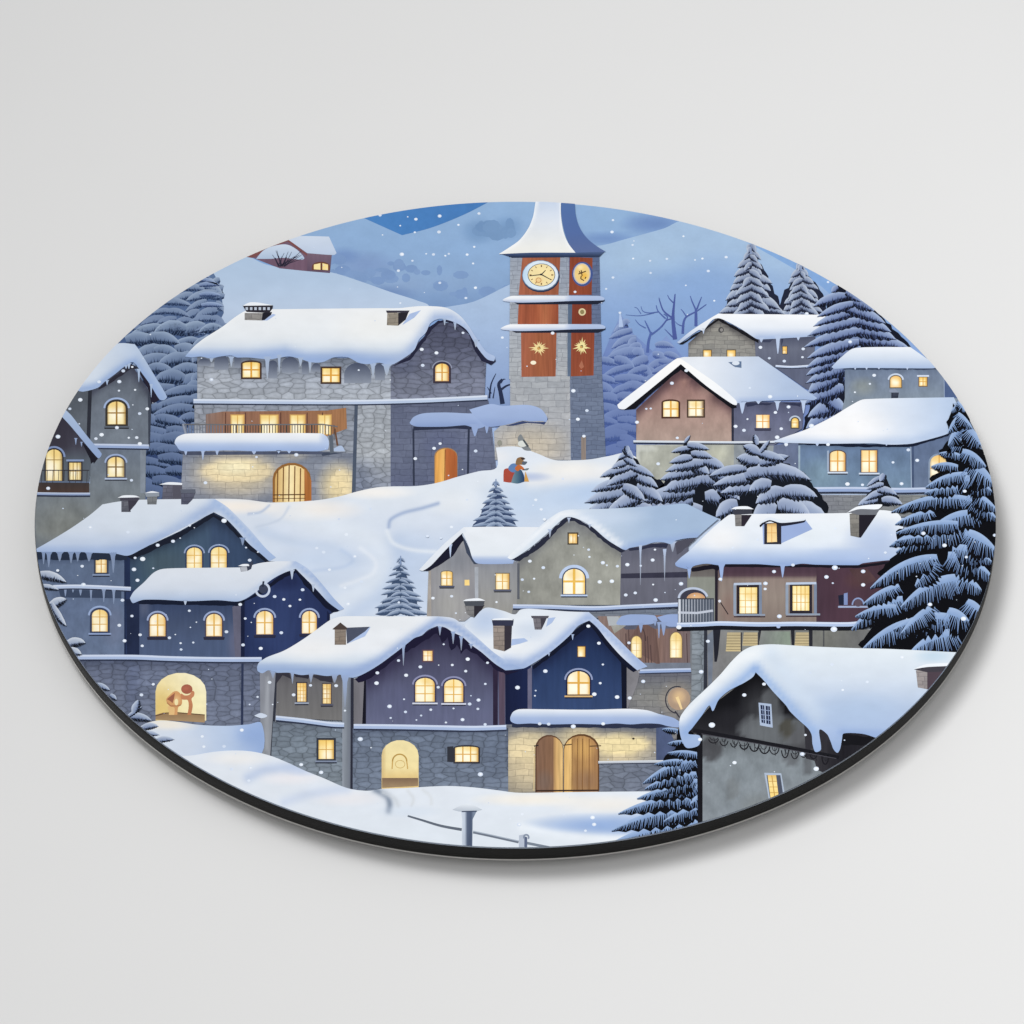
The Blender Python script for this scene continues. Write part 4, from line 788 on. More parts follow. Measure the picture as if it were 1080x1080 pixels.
window(h, 465.5, 602.5, 477, 617.5, 76, a=1.5, fr='#6b665e', fw=.9, gl='#fdf0c8', g2='#f6cf72', bar='#e0a83f', sill='#4d5268')
a = Art(); a.p('490,611.5 495,611.5 495.2,617.5 490,617.5', '#f6d68a', 76.5); a.build('window', h)
window(h, 523, 605, 537, 621.5, 76, fr='#6f6a60', fw=.9, gl='#fdf0c8', g2='#f8d98a', bar='#dfae55', sill='#565a6e', edge='#c48a35')
window(h, 600, 563, 608.5, 573, 76, nx=2, ny=1, fr='#4a4138', fw=1.5, gl='#f8d995', g2='#f0c46f', bar='#dca850', bw=.8)
window(h, 594, 600, 617, 626.5, 76, a=10, fr='#32405c', fw=1.2, gl='#fdf6e4', g2='#fbe7b4', bar='#ecbe52', bw=2.2, hood='#b7c8e4', hw=3.2, sill='#b7c8e4', edge='#eab94a')
ledge(h, '541,639.5 580,640 625,641.5 660,640 716,637.5', 79, w=4.2, uw=2.2, top='#9fb3da')
a = Art(); a.s('655,650! 665,648 690,649 693,654 688,658 676,659 660,659.5 650,658', '#8fa6d4', 79, 'snow'); a.s('693,651! 705,648 720,648! 720,660 712,661 703,660', '#8ca3d3', 79, 'snow'); a.p('640,650 652,650 656,659 642,660', '#a9afb4', 78.8, 'snow'); a.ice([(676, 657, 10, 5), (700, 656, 14, 6), (695, 656, 17, 3), (691, 654, 6, 4)], '#8aa0cc', 79.2); a.build('porch_snow', h)
for x0, x1, y0, nm in ((666, 676.5, 671, 0), (707, 719, 667, 1)): window(h, x0, y0, x1, 693.5, 79, a=6 if not nm else 7, nx=2, ny=3, fr='#7d6a52', fw=.8, gl='#f6e2a2', g2='#eed58c', bar='#e2c47e', bw=.5, edge='#d9b56a')
a = Art()
for x, y0 in ((660, 668), (663, 664), (680, 668), (683, 671), (686, 680), (724, 668), (728, 664)): a.line([(x, y0), (x+1, 699)], .9, '#4d3d3d', 78.2)
a.ring(664, 676, 17, 22, 1.1, '#4a3a3a', 78.4, 250, 360); a.build('doorway_arch', h)
ledge(h, '664,708.5 690,707.5 734,706.5', 80, w=4, uw=1.4, top='#8ea5d3')
a = Art(); a.ring(714, 738, 12, 14, 1.2, '#33333f', 79.2, 90, 290); a.ell(716, 737, 12, 12, P('#a8917c', ('b', 716, 735, 9, 9, '#d9b98c', .9)), 79); a.line('714,735 719,748', 3.4, '#ecd09a', 79.5, w1=2); a.line('712,750 717,757', 1.4, '#33333f', 79.6); a.build('wall_lamp', h, 'round glowing lamp on the stone wall')
chimney(h, '490,639 500,639 500,651 493,648', '500,639 511,638 507,645 500,651', '489,634 511,634 510,639 491,639', 84, '488,634! 492,632 505,631 512,633.5!', cb='#7d7c7c', cs='#2d2b33', cc='#4c5058')

# ---- red-brown house with the balcony (L) ----------------------------------------------
h = house('printed_house', [('725,594 757,594 757,657 724,657', P(('v', 594, '#56504f', 608, '#6e6a68', 609, '#898c84', 657, '#7d807a')), 'brushed'), ('754,594 759.5,594 759,657 754,657', '#241f2a'),
    ('757,594 864,594 864,658 757,658', P(('v', 594, '#43323f', 607, '#4d3a45', 608.5, '#877973', 630, '#8c8078', 658, '#83766f'), ('b', 770, 640, 14, 22, '#846760', .5)), 'brushed'),
    ('861,594 950,590 950,640 905,658 861,658', P(('h', 861, '#45333f', 890, '#4d3743', 940, '#42313b'), ('b', 905, 612, 18, 12, '#5a403f', .6)), 'brushed'), ('895,600 908,618 925,612 915,600', '#4f3a3d'),
    ('728,664 930,664 930,692 800,720 735,760 728,700', P(('h', 728, '#73777d', 760, '#7d7d7d', 800, '#7f827f', 870, '#73746f', 905, '#6a6b6b'), ('b', 755, 710, 26, 30, '#77777a', .6)), 'plaster'),
    ('730,664 742.5,664 742,735 729,740', P(('h', 730, '#828a92', 742, '#7c858e')), 'rubble'), ('742.5,664 746,664 746,725 742,728', '#2f323c'), ('746,670 753,664 751,720 747,724', '#6e7684'), ('752,664 760,664 757.5,690 756,698 753.5,698', '#22232d'),
    ('800,664 803,664 801,676 799,680', '#2d2e35'), ('834,664 838,664 838,681 835,681', '#26272e'), ('853,664 857,664 857,684 854,684', '#26272e'), ('868,664 869.5,664 869.5,682 868,682', '#4b4d50')], 'red-brown house with a round balcony, right of centre', 86)
roof(h, [('712,594! 718,588 728,580 742,566 755,554 766,545 771,542.5 800,542 895,541 930,538 950,545 955,590! 935,591 910,594 905,596 860,595.5 845,594.5 830,597 800,595 786,595 765,595 757,596 745,594.5 733,596.5 726,600 719,599 713,597', P(('v', 542, '#e6ebf1', 575, '#d9e2ee', 588, '#a9bfe4', 597, '#86a2d6'), ('b', 760, 568, 30, 18, '#f3f0ee', .6), ('b', 925, 572, 40, 30, '#aabde0', .85), ('b', 850, 562, 40, 18, '#dfe8ef', .5), ('b', 885, 585, 40, 10, '#a3bae2', .6)))], 88.5,
     ice=[(727, 597, 13, 5), (761, 594, 19, 6), (825.5, 595, 14, 5)], icol='#93acdc', under=[('728,599 760,594 825,595 905,596 950,590 950,593 905,599 860,598.5 760,598 757,602 752,600 730,603', '#17141f', .3)])
chimney(h, '775,543 782,542 782,555 775.5,555', '782,543 793,543 785,555 782,555', '773,538 793,537 793,542 774,543', 90.5, '771,537! 776,534.5 788,534 795,537!', cb='#7f7c7a', cs='#2b2630', cc='#3b3d48')
chimney(h, '896,542 906,540 906,567 897,565', '906,540 925,542 908,567 906,567', '894,540 905,535 928,537 924,543 905,543', 90.5, '893,541! 905,534 930,532 926,537 906,537', cb='#7d7a74', cs='#211e28', cc='#6d7078')
a = Art(); a.p('804,552 822,551 850,549 857,558 824,573 805,574', '#93aadb', 90.5, 'snow'); a.p('806,552 824,551 824,574 806,574', '#2b2a36', 91); a.p('809,552.5 819,551.5 819.5,571.5 809,572', P(('v', 551, '#a8814c', 556, '#eec98a', 572, '#f3d69c')), 91.3); a.line('814,553 814,572', .7, '#d7a461', 91.6); a.line('809,562 819,562', .6, '#d7a461', 91.6)
a.s('801,554! 806,550 812,547.5 818,549 826,551 850,548! 848,551 824,555 818,552 812,550 806,552.5 802,556', '#1f2130', 91.6); a.s('800,553! 806,548 812,545.5 820,547.5 835,549 850,547! 848,549 824,551.5 812,548.5 805,551', '#dbe4f0', 92, 'snow'); a.build('dormer', h, 'little dormer with a lit window')
def frame2(x0, y0, x1, y1, gx0, gx1):
    def f(M):
        M.line([(x0, y0), (x1, y0-.5)], 2.4, '#b6c3d8', 89.5); M.line([(x0, y1), (x1+4, y1)], 2, '#8d98aa', 89.5); M.line([(x0+1, y0), (x0+1, y1)], 3, '#8d9aac', 89.2); M.line([(x1-1, y0), (x1-1, y1)], 3, '#77849a', 89.2); M.line([(x0, y1+2), (x1+4, y1+2)], 1.2, '#3d3038', 89.2)
    return f
window(h, 780, 619.5, 798.5, 647, 87.5, nx=3, ny=4, fr='#2a2228', fw=3, gl='#fdf0c0', g2='#f3dc94', bar='#e2bb62', bw=.7, edge='#e8c673', extra=frame2(774, 616, 803, 648.5, 0, 0))
window(h, 836, 618, 853.5, 644, 87.5, nx=4, ny=3, fr='#2a2630', fw=3, gl='#fcecb4', g2='#f3dc94', bar='#d9b154', bw=.8, edge='#ecc96f', extra=frame2(829, 615.5, 861, 648, 0, 0))
a = Art(); a.line('884,640 920,640', 2, '#9aa7c4', 88); a.p('884,628 890,627 890,638 885,638', '#1f2437', 88.3); a.p('890,626 894,625 894,638 890,638', '#7c8db8', 88.3); a.ring(905, 638, 6, 7, 1.6, '#8797be', 88.3, 180, 360); a.ell(905, 636, 4, 4, '#5a4c58', 88.2, 10); a.build('shelf', h)
a = Art(); a.line('759,634 768,648', 1, '#1e1a22', 88); a.ell(759, 634, 1.6, 1.6, '#d9dce6', 88.4, 8); a.build('lamp_bracket', h)
for x0, x1, y1 in ((766, 781, 687), (783.5, 799, 681), (838.5, 853, 681)):
    a = Art(); a.p([(x0+1, 667), (x1, 667), (x1, y1), (x0-.5, y1)], P(('v', 667, '#b3a583', 687, '#c7b68b')), 87)
    for y in range(670, int(y1), 3): a.line([(x0, y), (x1, y)], .7, '#85795f', 87.4)
    a.line([(x1+1, 667), (x1+1, y1)], 1.4, '#3b3a3e', 87.4); a.build('shutter', h)
a = Art(); a.p('804,666 833,666 834,682 801,680', P(('h', 803, '#7c807e', 834, '#849284')), 87, 'plaster'); a.build('shutter', h, 'grey-green panel')
a = Art(); a.p('715,631 753,631 753,657 715,657', '#4c5462', 88)
a.p(archpts(718, 621.5, 745, 632, 9.5), '#3a3a48', 88.3); a.p(archpts(724, 625, 744, 632, 7), P('#c79b74', ('b', 734, 630, 8, 4, '#deb88a', .8)), 88.6); a.ring(731, 631, 15, 10.5, 2.4, '#b8c2d6', 88.7, 180, 350)
a.build('balcony_window', h)
a = Art()
for i in range(12): a.line([(717.5+i*3.05, 632), (717.5+i*3.05, 656)], 1.15, mixc('#bcc1cb', '#767c88', i/11), 89)
a.line('714,631.5 753,631.5', 1.2, '#3a3c46', 89.5); a.line('715,646 735,646.5 752,644', 2.4, '#b9bfcc', 89.5); a.line('716.5,632 716.5,658', 1.8, '#d0d5de', 89.6); a.build('balcony_railing', h)
ledge(h, '714,659 740,658.5 760,657.5 800,658.5 840,658 895,658.5 915,656', 91, w=4.6, uw=5.4, top='#aabfe4', under='#14161f')
a = Art(); a.ell(716, 661.5, 2.8, 2.2, '#e1e6ee', 92.5, 10); a.ell(821, 661, 2.2, 1.6, '#a9bbdd', 92.5, 8); a.build('snow_lump', h)

# ---- big dark pine at the right edge -----------------------------------------------------
boughs('pine_tree', [
    (1010, 668, 958, 690, 22, 12), (1022, 676, 1012, 692, 16, 2), (970, 655, 910, 684, 18, 12), (1004, 652, 942, 664, 20, 12), (985, 640, 950, 668, 16, 5), (1020, 635, 1042, 655, 18, 6), (1000, 645, 1022, 655, 22, 2),
    (952, 632, 898, 664, 17, 14), (945, 640, 902, 650, 12, 6), (1015, 610, 950, 640, 22, 16), (1010, 608, 1035, 622, 18, 4), (948, 618, 910, 637, 12, 5), (985, 592, 965, 618, 16, 3), (988, 588, 918, 620, 17, 16), (1000, 586, 1048, 610, 20, 12), (1005, 578, 1046, 592, 18, 8),
    (1018, 562, 1052, 582, 22, 6), (1020, 558, 945, 582, 18, 14), (975, 560, 938, 576, 10, 4), (985, 565, 944, 571, 9, 3), (1032, 542, 978, 562, 17, 14), (985, 540, 944, 553, 10, 6), (1010, 552, 945, 562, 12, 8), (1020, 526, 940, 540, 13, 14), (1020, 525, 1052, 548, 15, 6), (1025, 520, 1052, 538, 13, 4),
    (1010, 514, 975, 520, 10, 4), (1020, 500, 976, 514, 11, 8), (1018, 505, 1046, 518, 18, 6), (1022, 490, 1048, 510, 22, 6), (1010, 492, 982, 492, 9, 5), (1015, 476, 1040, 492, 14, 6), (1012, 480, 990, 478, 7, 3), (1016, 470, 1002, 468, 16, 8), (1010, 455, 1000, 470, 13, 4), (1018, 450, 1035, 470, 16, 4), (1012, 440, 1000, 456, 10, 4), (1010, 436, 1026, 452, 10, 2), (1010, 428, 1003, 434, 6, 1), (1010, 424, 1018, 434, 6, 1)], 97,
    'big dark pine filling the right edge of the disc', NIGHT, '1005,425 1022,436 1032,470 1048,490 1060,560 1050,650 1015,700 915,690 905,680 930,650 915,640 935,615 925,605 950,580 945,560 975,550 960,530 990,520 980,505 1000,490 990,475 1003,462 998,445', nl=.85, step=.6, lean=.75, draw=fern)

# ---- left blue houses C and D ----------------------------------------------------------------
h = house('printed_house', [('36,580 134,582 134,700 90,710 60,660 36,600', P(('v', 580, '#3b475c', 591, '#4c5a74', 593, '#5c6b85', 640, '#5f6e8a', 692, '#667590'), ('b', 120, 660, 16, 30, '#6d7389', .5)), 'plaster'),
    ('132,586 160,574 190,560 225,540 250,553 285,590 285,620 250,640 134,700', P(('h', 132, '#364760', 160, '#425868', 222, '#435770', 224, '#3b4d69', 285, '#2f405c'), ('l', [(132, 588), (190, 564), (225, 544), (252, 558), (288, 594)], 8, '#1f2739', .7), ('b', 180, 595, 40, 20, '#4a575f', .5)), 'brushed'),
    ('131,586 137,584 138,694 131,694', '#1f2b49'), ('133,622 148,622 148,694 133,694', '#2c3a5e')], 'blue-grey gabled house at the left with two lit attic windows', 42)
roof(h, [('36,580! 52,571 75,557 95,543 108,532! 125,529 150,527 226,526! 240,535 262,557 280,578 291,588! 284,592! 275,584 262,573 250,559 238,547 226,540! 212,547 190,558 165,571 148,580 135,586 122,584 100,583 80,582 36,582', P(('v', 527, '#d6dfeb', 560, '#cbd6e6', 574, '#b9c9e3', 583, '#9db5dd'), ('l', '120,584 150,577 185,558 224,535', 7, '#9ab2dc', .85), ('l', '228,530 250,551 272,574 288,589', 5, '#9db6df', 1), ('l', '40,581 120,582', 3.5, '#9ab2dd', .8), ('b', 150, 550, 60, 16, '#d0dbe8', .5)))], 45,
     ice=[(46, 581, 14, 4), (51.5, 582, 16, 5), (63, 582, 10, 6), (75, 582, 12, 5), (82, 582, 10, 5), (94, 582, 10, 7), (119.5, 582, 22, 5), (256, 567, 8, 5), (119, 583, 12, 6)], icol='#7f96c0', tip='#7f90ae', under=[('36,582 134,583 134,591 36,590', '#232d40', .6), ('134,587 190,561 224,541 240,549 262,573 284,592 290,592 284,597 258,575 246,561 235,550 225,545 190,567 140,590', '#171c2b', .8)])
window(h, 101, 586, 112.5, 604, 43.5, nx=2, ny=2, fr='#3b4253', fw=2, gl='#fbe9b5', g2='#f3cf7e', bar='#d1a055', sill='#8494b2')
window(h, 97, 643, 113.5, 666, 43.5, a=6, nx=2, ny=3, fr='#39415a', fw=2.2, gl='#fdeec2', g2='#f2d07a', bar='#d8aa55', hood='#97aace', hw=2, sill='#8fa1c6')
window(h, 197, 577.5, 213, 602, 43.5, a=6, nx=2, ny=3, fr='#2f3a58', fw=1.6, gl='#fbeab2', g2='#f3d27a', bar='#e0b355', hood='#8fa0c0', hw=1.6)
window(h, 222.5, 577, 239, 602, 43.5, a=6, nx=2, ny=3, fr='#2f3a58', fw=1.6, gl='#fbeab2', g2='#f3d27a', bar='#e0b355', hood='#8fa0c0', hw=1.6)
ledge(h, '56,619 80,618.5 110,619.5 138,621', 46, w=4, uw=1.6, top='#aebfdf')
a = Art(); a.p('62,622 128,623 128,631 64,630', '#39455c', 45); a.ice([(69, 620, 9, 3.4), (85, 620, 8, 4), (96, 620, 14, 3), (109.5, 621, 14, 3.4), (120, 621, 16, 3.4), (77, 620, 5, 3)], '#8396b8', 45.8); a.build('icicle_row', h)
chimney(h, '128,527 135,527 138,540 128,540', '135,527 147,526 143,532 136,540', '126,523 147,523 146,528 127,528', 48, '124,525! 130,522.5 142,522.5 148,524.5!', cb='#5d5f69', cs='#3b3945', cc='#44434f')
chimney(h, '155,524 166,523 165,532 155.5,532', None, '153,519.5 168,519 168,523.5 154,524', 48, '153,520! 160,518 168,519.5!', cb='#74777a', cc='#8d95a0')
chimney(h, '172,512 192,511 191,528 171,527', '182,511 192,511 191,528 182,528', None, 44, '168,511! 178,508.5 192,509.5 192,511.5!', cb='#5f5f6d', cs='#54535f')
chimney(h, '191,520 206,519 203,527 198,532 191,532', None, '190,516 206,516 206,520 191,520', 46, None, cb='#4f5163', cc='#5d6270')
h = house('printed_house', [('145,632 255,632 255,694 146,694', P(('v', 632, '#262f4a', 638, '#384563', 660, '#46536f', 694, '#4e5d7c'), ('b', 250, 680, 12, 30, '#6a6a80', .7), ('b', 152, 640, 8, 14, '#767b90', .5)), 'brushed'), ('133,632 147,632 147,694 134,694', '#202a45'),
    ('252,634 275,616 300,600 312,600 335,618 358,642 348,648 348,700 250,696', P(('h', 252, '#1d274a', 262, '#253259', 300, '#2e3c66', 345, '#222d52'), ('b', 300, 612, 24, 14, '#1a2244', .7), ('b', 290, 660, 30, 30, '#33426c', .6)), 'brushed'), ('245,640 254,636 254,694 248,694', P('#5f5f72')), ('254,634 258,632 258,696 254,696', '#151c38'), ('345,644 348,648 348,690 345,690', '#161d3c'),
    ('75,696 276,696 276,768 120,775 60,720', P(('v', 696, '#4c546a', 706, '#646c82', 764, '#6f778b'), ('b', 140, 720, 12, 50, '#5a6480', .5), ('b', 160, 720, 20, 20, '#7b86a0', .4)), 'rubble'), ('254.5,700 257,700 256.5,765 254,765', '#2c3550')], 'dark blue house with four arched windows above a stone basement', 53)
roof(h, [('137,631! 141,624 152,614 162,604 172,600 200,599 254,598.5! 262,597 276,593.5 292,592 312,592! 325,600 338,614 352,631 363,642! 358,644! 346,635 334,622 322,610 312,600! 300,604 287,611 273,622 260,631 250,634.5 230,633 200,634 170,632.5 152,632.5 146,634 140,636', P(('v', 594, '#dbe1ea', 620, '#cfd8e6', 629, '#b9c9e2', 634, '#9fb5da'), ('l', '312,594 335,612 360,641', 5, '#9bb3dd', .95), ('l', '256,632 275,618 300,602 311,598', 3.5, '#b3c5e2', .8)))], 55.5,
     ice=[(195.5, 633, 5, 4), (308, 601, 10, 4), (330.5, 616, 8, 3.4), (279, 617, 2, 3)], icol='#b3c2da', under=[('146,634 152,632 250,634 258,632 258,637 252,639 146,637', '#131a2e', .4), ('254,636 273,624 300,604 312,600 322,610 346,635 358,644 362,644 350,646 340,638 322,618 312,604 300,609 277,626', '#10152a', .6)])
a = Art(); a.ring(277, 622, 7, 7, 2.4, '#c3cde0', 57.5, -60, 190); a.ell(277.5, 621, 4.6, 5, '#3a4156', 57.2, 12); a.line('278,613 277,619', 2, '#2a3044', 57.6); a.build('hanging_lamp', h)
for x0, x1, y0, y1 in ((158, 174.5, 647.5, 671), (217.5, 234, 647.5, 671), (270.5, 288, 644.5, 669), (318.5, 334, 644.5, 668)):
    window(h, x0, y0, x1, y1, 54.5, a=7, fr='#39385a' if x0 > 250 else '#4a4150', fw=1.4, gl='#fdf2d8', g2='#f8dfa0', bar='#e3b255', bw=1.3, hood='#99a8ca', hw=1.9, sill='#2a2c40', edge='#d9a24a')
chimney(h, '253,598 260,596 262,602 254,603', '260,596 267,592 265,600 261,602', None, 58, '251,597! 256,595 262,595 263,597!', cb='#b3b7bf', cs='#3a3f50')
ledge(h, '81,693 140,693 180,694.5 230,695.5 276,695.5', 57, w=5, uw=2, top='#a5b9df', label='snow ledge above the stone basement')
def fig(M):
    M.p('164,754 172,751.5 185,752 216,754 216,762 164,759', P(('v', 751, '#8f7354', 760, '#a58a68')), 55.2); M.line('164,755 175,752 186,751.5 216,754', 1, '#5d4632', 55.4)
M = Art(); M.p(archpts(164, 709.5, 217.5, 760, 20), P(('d', 164, 750, '#e4cd8a', 205, 715, '#f3eac6'), ('b', 172, 745, 20, 24, '#dbbd72', .7), ('b', 200, 742, 26, 20, '#f5edbe', .7)), 54.6); fig(M); M.build('archway', h, 'glowing cream archway in the basement wall')
a = Art()
a.s('183,729.5 187,729 190.5,732 192,738 191.5,743 188,746 187,754! 183.8,754! 184,746.5 179.5,745 176,741 175.5,737 179,733', P('#cf9a68', ('b', 186, 738, 5, 6, '#e3bd88', .8)), 56)
a.p('176,737.5 184.5,730.5 183.5,737 182,741.5 179,739', '#99604a', 56.5); a.ell(186, 740.5, 2, 3.6, '#efe0ae', 56.6, 12); a.s('177,745 184,746 184,754! 178,754! 178,750', '#e0ba80', 55.8)
a.s('191,731.5 195,733.5 200,732.5 202.5,728.5 205,730 204.5,734 202,737 203.3,744 201.5,754! 197.6,754! 199,745 198,738.5 194,738 191,737', P(('v', 730, '#c48460', 754, '#b87a55')), 56.2)
a.ell(197, 726.8, 6, 5.1, P('#a4604c', ('b', 196, 726, 4, 3, '#b96c56', .8)), 57, 18); a.line('176,741 180,744.5 187,744.5 191,743.5', .9, '#a86f4c', 57)
a.build('printed_figures', h, 'two small brown figures hugging in the glowing archway')

# ---- the purple and navy houses in front (E, F) ------------------------------------------------
h = house('printed_house', [('274,706 292,706 290,800 275,795', P(('v', 706, '#82858f', 795, '#8b8f96'), ('l', [(282, 715), (281, 790)], 2, '#a2a6ad', .7)), 'brushed'), ('291,706 293.5,706 288,798 285,797', '#2f323e'), ('292,708 364,712 364,760 291,757', P(('v', 708, '#4f4d53', 722, '#68676a', 757, '#747373')), 'brushed'),
    ('288,761 364,768 364,833 320,815 286,799', P(('v', 762, '#636c79', 775, '#747f8c', 830, '#7f8993')), 'rubble'), ('361,712 371.5,712 371,834 361,830', P(('h', 361, '#8f96a1', 365, '#7f8690', 371, '#666c79')), 'brushed'), ('370,712 373,712 372.5,834 369.5,834', '#2a2c3a'),
    ('373,716 390,712 388,766 373,766', P(('h', 373, '#6d6c72', 383, '#77757c')), 'brushed'), ('376,716 391,706 389,764 382,764 384,718', '#131320'), ('372,768 536,768 536,836 372,836', P(('v', 768, '#4d566a', 776, '#687386', 832, '#727d8f'), ('b', 520, 800, 20, 40, '#5f6a7e', .5)), 'rubble'),
    ('386,714 400,700 425,681 445,668 462,660 480,664 500,678 520,695 533,706 533,766 386,766', P(('v', 662, '#383850', 700, '#4b4c65', 740, '#5b5f7a', 766, '#626682'), ('l', [(386, 716), (440, 676), (462, 668), (490, 676), (533, 710)], 12, '#2b2740', .75), ('b', 420, 740, 30, 24, '#5e6180', .5)), 'brushed'), ('520,700 525,702 525,766 520,766', '#2b2338'), ('526,704 532.5,706 532.5,766 526.5,766', '#56495a', 'plank')], 'purple gabled house with two arched windows, front centre', 86)
roof(h, [('271,704! 273,699 282,693 300,686 320,674 338,661 350,653 362,650 400,650 462,650! 478,652 488,659 505,674 522,689 540,700 552,705! 540,706.5 533,707! 522,700 508,688 497,680 488,672 478,667 470,662 462,660! 452,664 445,670 437,673 428,680 415,690 400,701 385,710 374,714.5 366,714 358,711.5 345,713 330,711 318,712 305,709.5 292,709.5 283,707 277,710 272,708', P(('v', 650, '#e3e7ec', 685, '#e4e8ee', 697, '#cfdbe9', 706, '#a3bae0'), ('l', '272,706 300,706 330,709 365,712', 6, '#93add9', .9), ('l', '368,712 400,697 430,676 450,663 462,655 478,659 500,675 530,700 548,704', 5.5, '#92abd9', .95), ('b', 330, 685, 50, 16, '#efeeed', .6)))], 89,
     ice=[(288, 708, 8, 5), (308.5, 709, 12, 3.4), (328, 710, 10, 5), (353, 711, 9, 7), (364, 712, 34, 6), (425.5, 680, 22, 3), (464, 660, 10, 3.6), (478, 666, 13, 3.6), (486.5, 671, 15, 3.2), (497, 679, 5, 4)], icol='#93aad4', tip='#8b95a8',
     under=[('292,709 305,709 307,716 298,712 291,722', '#33323c', .3), ('310,711 327,712 325,716 312,714', '#2d2b36', .6), ('331,712 350,713 351,720 338,718 330,714', '#33323c', .5), ('374,716 400,701 437,673 445,670 455,663 470,662 488,672 508,688 533,707 548,707 534,712 520,704 503,690 497,688 492,684 486,690 482,680 476,686 472,672 466,678 461,668 452,674 440,681 420,692 395,712 378,720', '#1a1730', 1.1)])
chimney(h, '353,664 365,662 365,680 353,680', '365,662 390,661 385,666 376,672 366,679', '350.5,663.5 359,656.5 366,662 366,664 352,664', 92, None, shade='366,679 366,670 380,664 391,661 385,671', cb='#85786c', cs='#4a5062', cc='#4b403c')
window(h, 313.5, 720.5, 323, 740, 87.5, nx=3, ny=5, fr='#3c3a44', fw=1.3, gl='#f9dc95', g2='#f0c570', bar='#dba850', bw=.6, sill='#9aa3b4')
window(h, 340.5, 721.5, 349, 742, 87.5, nx=2, ny=4, fr='#4b454b', fw=1.1, gl='#fae2a0', g2='#f0c877', bar='#c59a55', bw=.8, sill='#565868')
window(h, 336, 780.5, 352, 800.5, 87.5, nx=2, ny=2, fr='#343843', fw=2.2, gl='#fadd8c', g2='#f0c65f', bar='#c7963f', bw=.8, sill='#7f8aa0')
window(h, 446.5, 686.5, 456, 697, 88, nx=2, ny=2, fr='#5a4350', fw=1.4, gl='#fdf1d6', g2='#f7d38b', bar='#e5b05a', bw=.7)
for x0, x1, y0, y1 in ((438, 458.5, 715, 740), (468.5, 488.5, 716.5, 740.5)): window(h, x0, y0, x1, y1, 87.5, a=7, nx=2, ny=3, fr='#3d3a52', fw=1.6, gl='#fdf0c4', g2='#f8de96', bar='#e6b44b', bw=1, hood='#8c8fb0', hw=1.8, sill='#cfd3e2', edge='#d09a43')
window(h, 480, 787.5, 504.5, 803.5, 87.5, a=1.5, nx=3, ny=2, fr='#33323a', fw=1.8, gl='#fdf1c2', g2='#f6dc92', bar='#dba84a', bw=1.1, shutter=(6.5, '#31333c'), edge='#c18d3c')
ledge(h, '291,757 320,760 350,764 363,764.5', 91, w=4.6, uw=2, top='#a9bde0'); ledge(h, '373,766 420,766.5 470,767.5 500,768 534,767', 91, w=5, uw=2, top='#a3b7de')
a = Art(); a.s('268,755! 275,752 282,755 276,757.5', '#c9d5e8', 91, 'snow'); a.build('snow_lump', h)
a = Art(); a.p(archpts(402.5, 780.5, 441.5, 832, 16), P(('v', 782, '#ecdca8', 810, '#eedca4', 820, '#e0c486'), ('l', [(404, 790), (404, 820)], 2, '#c7ac78', .7)), 87.4); a.p('403,820.5 441,820.5 441,829 403,831', P(('v', 820, '#7a6350', 829, '#9b8366')), 87.8); a.ring(421.5, 803, 7.5, 7.5, 1.5, '#b5924f', 88, 180, 360); a.line('414,803 413.5,811', 1.2, '#c7a25c', 88); a.line('429,803 430,811', 1.2, '#c7a25c', 88); a.ring(422, 806, 5, 4, .7, '#cdae6c', 88); a.build('archway', h, 'cream arched niche in the stone wall')

h = house('printed_house', [('533,704 560,702 560,768 533,768', P(('h', 533, '#141b38', 560, '#1a2448')), 'brushed'), ('556.5,706 562,703 561,750 556.5,750', P('#66657c')), ('561,702 580,690 600,672 622,655 640,672 656,690 664,700 662,770 561,760', P(('v', 657, '#1b2747', 690, '#25365b', 750, '#33466d'), ('l', [(561, 706), (600, 676), (622, 660), (662, 698)], 8, '#151d3a', .7), ('b', 600, 730, 30, 26, '#34476f', .5)), 'brushed'), ('655,692 662,698 661.5,750 656,750', '#0e1224'), ('661,698 676,702 672,722 661,750', P('#7c7b80'), 'plaster'),
    ('530,764 694,764 696,838 528,838', P(('v', 766, '#5e6472', 775, '#74767c', 800, '#8d8982', 834, '#858078'), ('b', 558, 802, 46, 46, '#dccaa4', 1), ('k', 560, 788, 30, 16, '#efdcae', .6), ('b', 655, 792, 54, 26, '#d8c7a2', 1), ('k', 652, 785, 36, 11, '#f5e2ac', .85), ('b', 610, 780, 34, 20, '#ecd8a8', .9), ('b', 690, 815, 30, 30, '#6b7488', .5)), 'course'),
    ('632,805 700,804 700,836 631,836', P(('h', 632, '#727987', 700, '#6a7284')), 'rubble'), ('692,762 702,762 720,800 700,803 692,803', '#4c5878')], 'navy gabled house with twin plank doors, front centre', 86)
roof(h, [('500,652! 512,641 530,644 543,648 549,643 560,642 600,645 621,645.5! 632,655 650,672 668,690 683,703! 672,707! 655,692 640,675 630,662 621.5,654.5! 610,660 602,669 590,680 576,691 560,701 552,705 540,705.5 532,702 520,690 500,670 490,660', P(('v', 642, '#dbe3ed', 690, '#e0e6ee', 705, '#a9bde0'), ('b', 512, 655, 26, 20, '#b3c6e4', .9), ('b', 560, 665, 24, 14, '#c3d1e6', .6), ('l', '534,699 552,702 580,685 605,663 621,650 640,667 660,686 680,703', 5.5, '#9ab1dc', .95), ('b', 540, 682, 24, 8, '#e9ecef', .8)))], 88,
     ice=[(604, 669, 6, 2.4), (579, 689, 3, 2)], icol='#9fb3d8', under=[('562,702 590,680 603,668 612,660 621.5,654 640,675 655,692 672,707 668,709 655,699 640,682 622,659 606,672 585,690 562,706', '#0f1428', .4)])
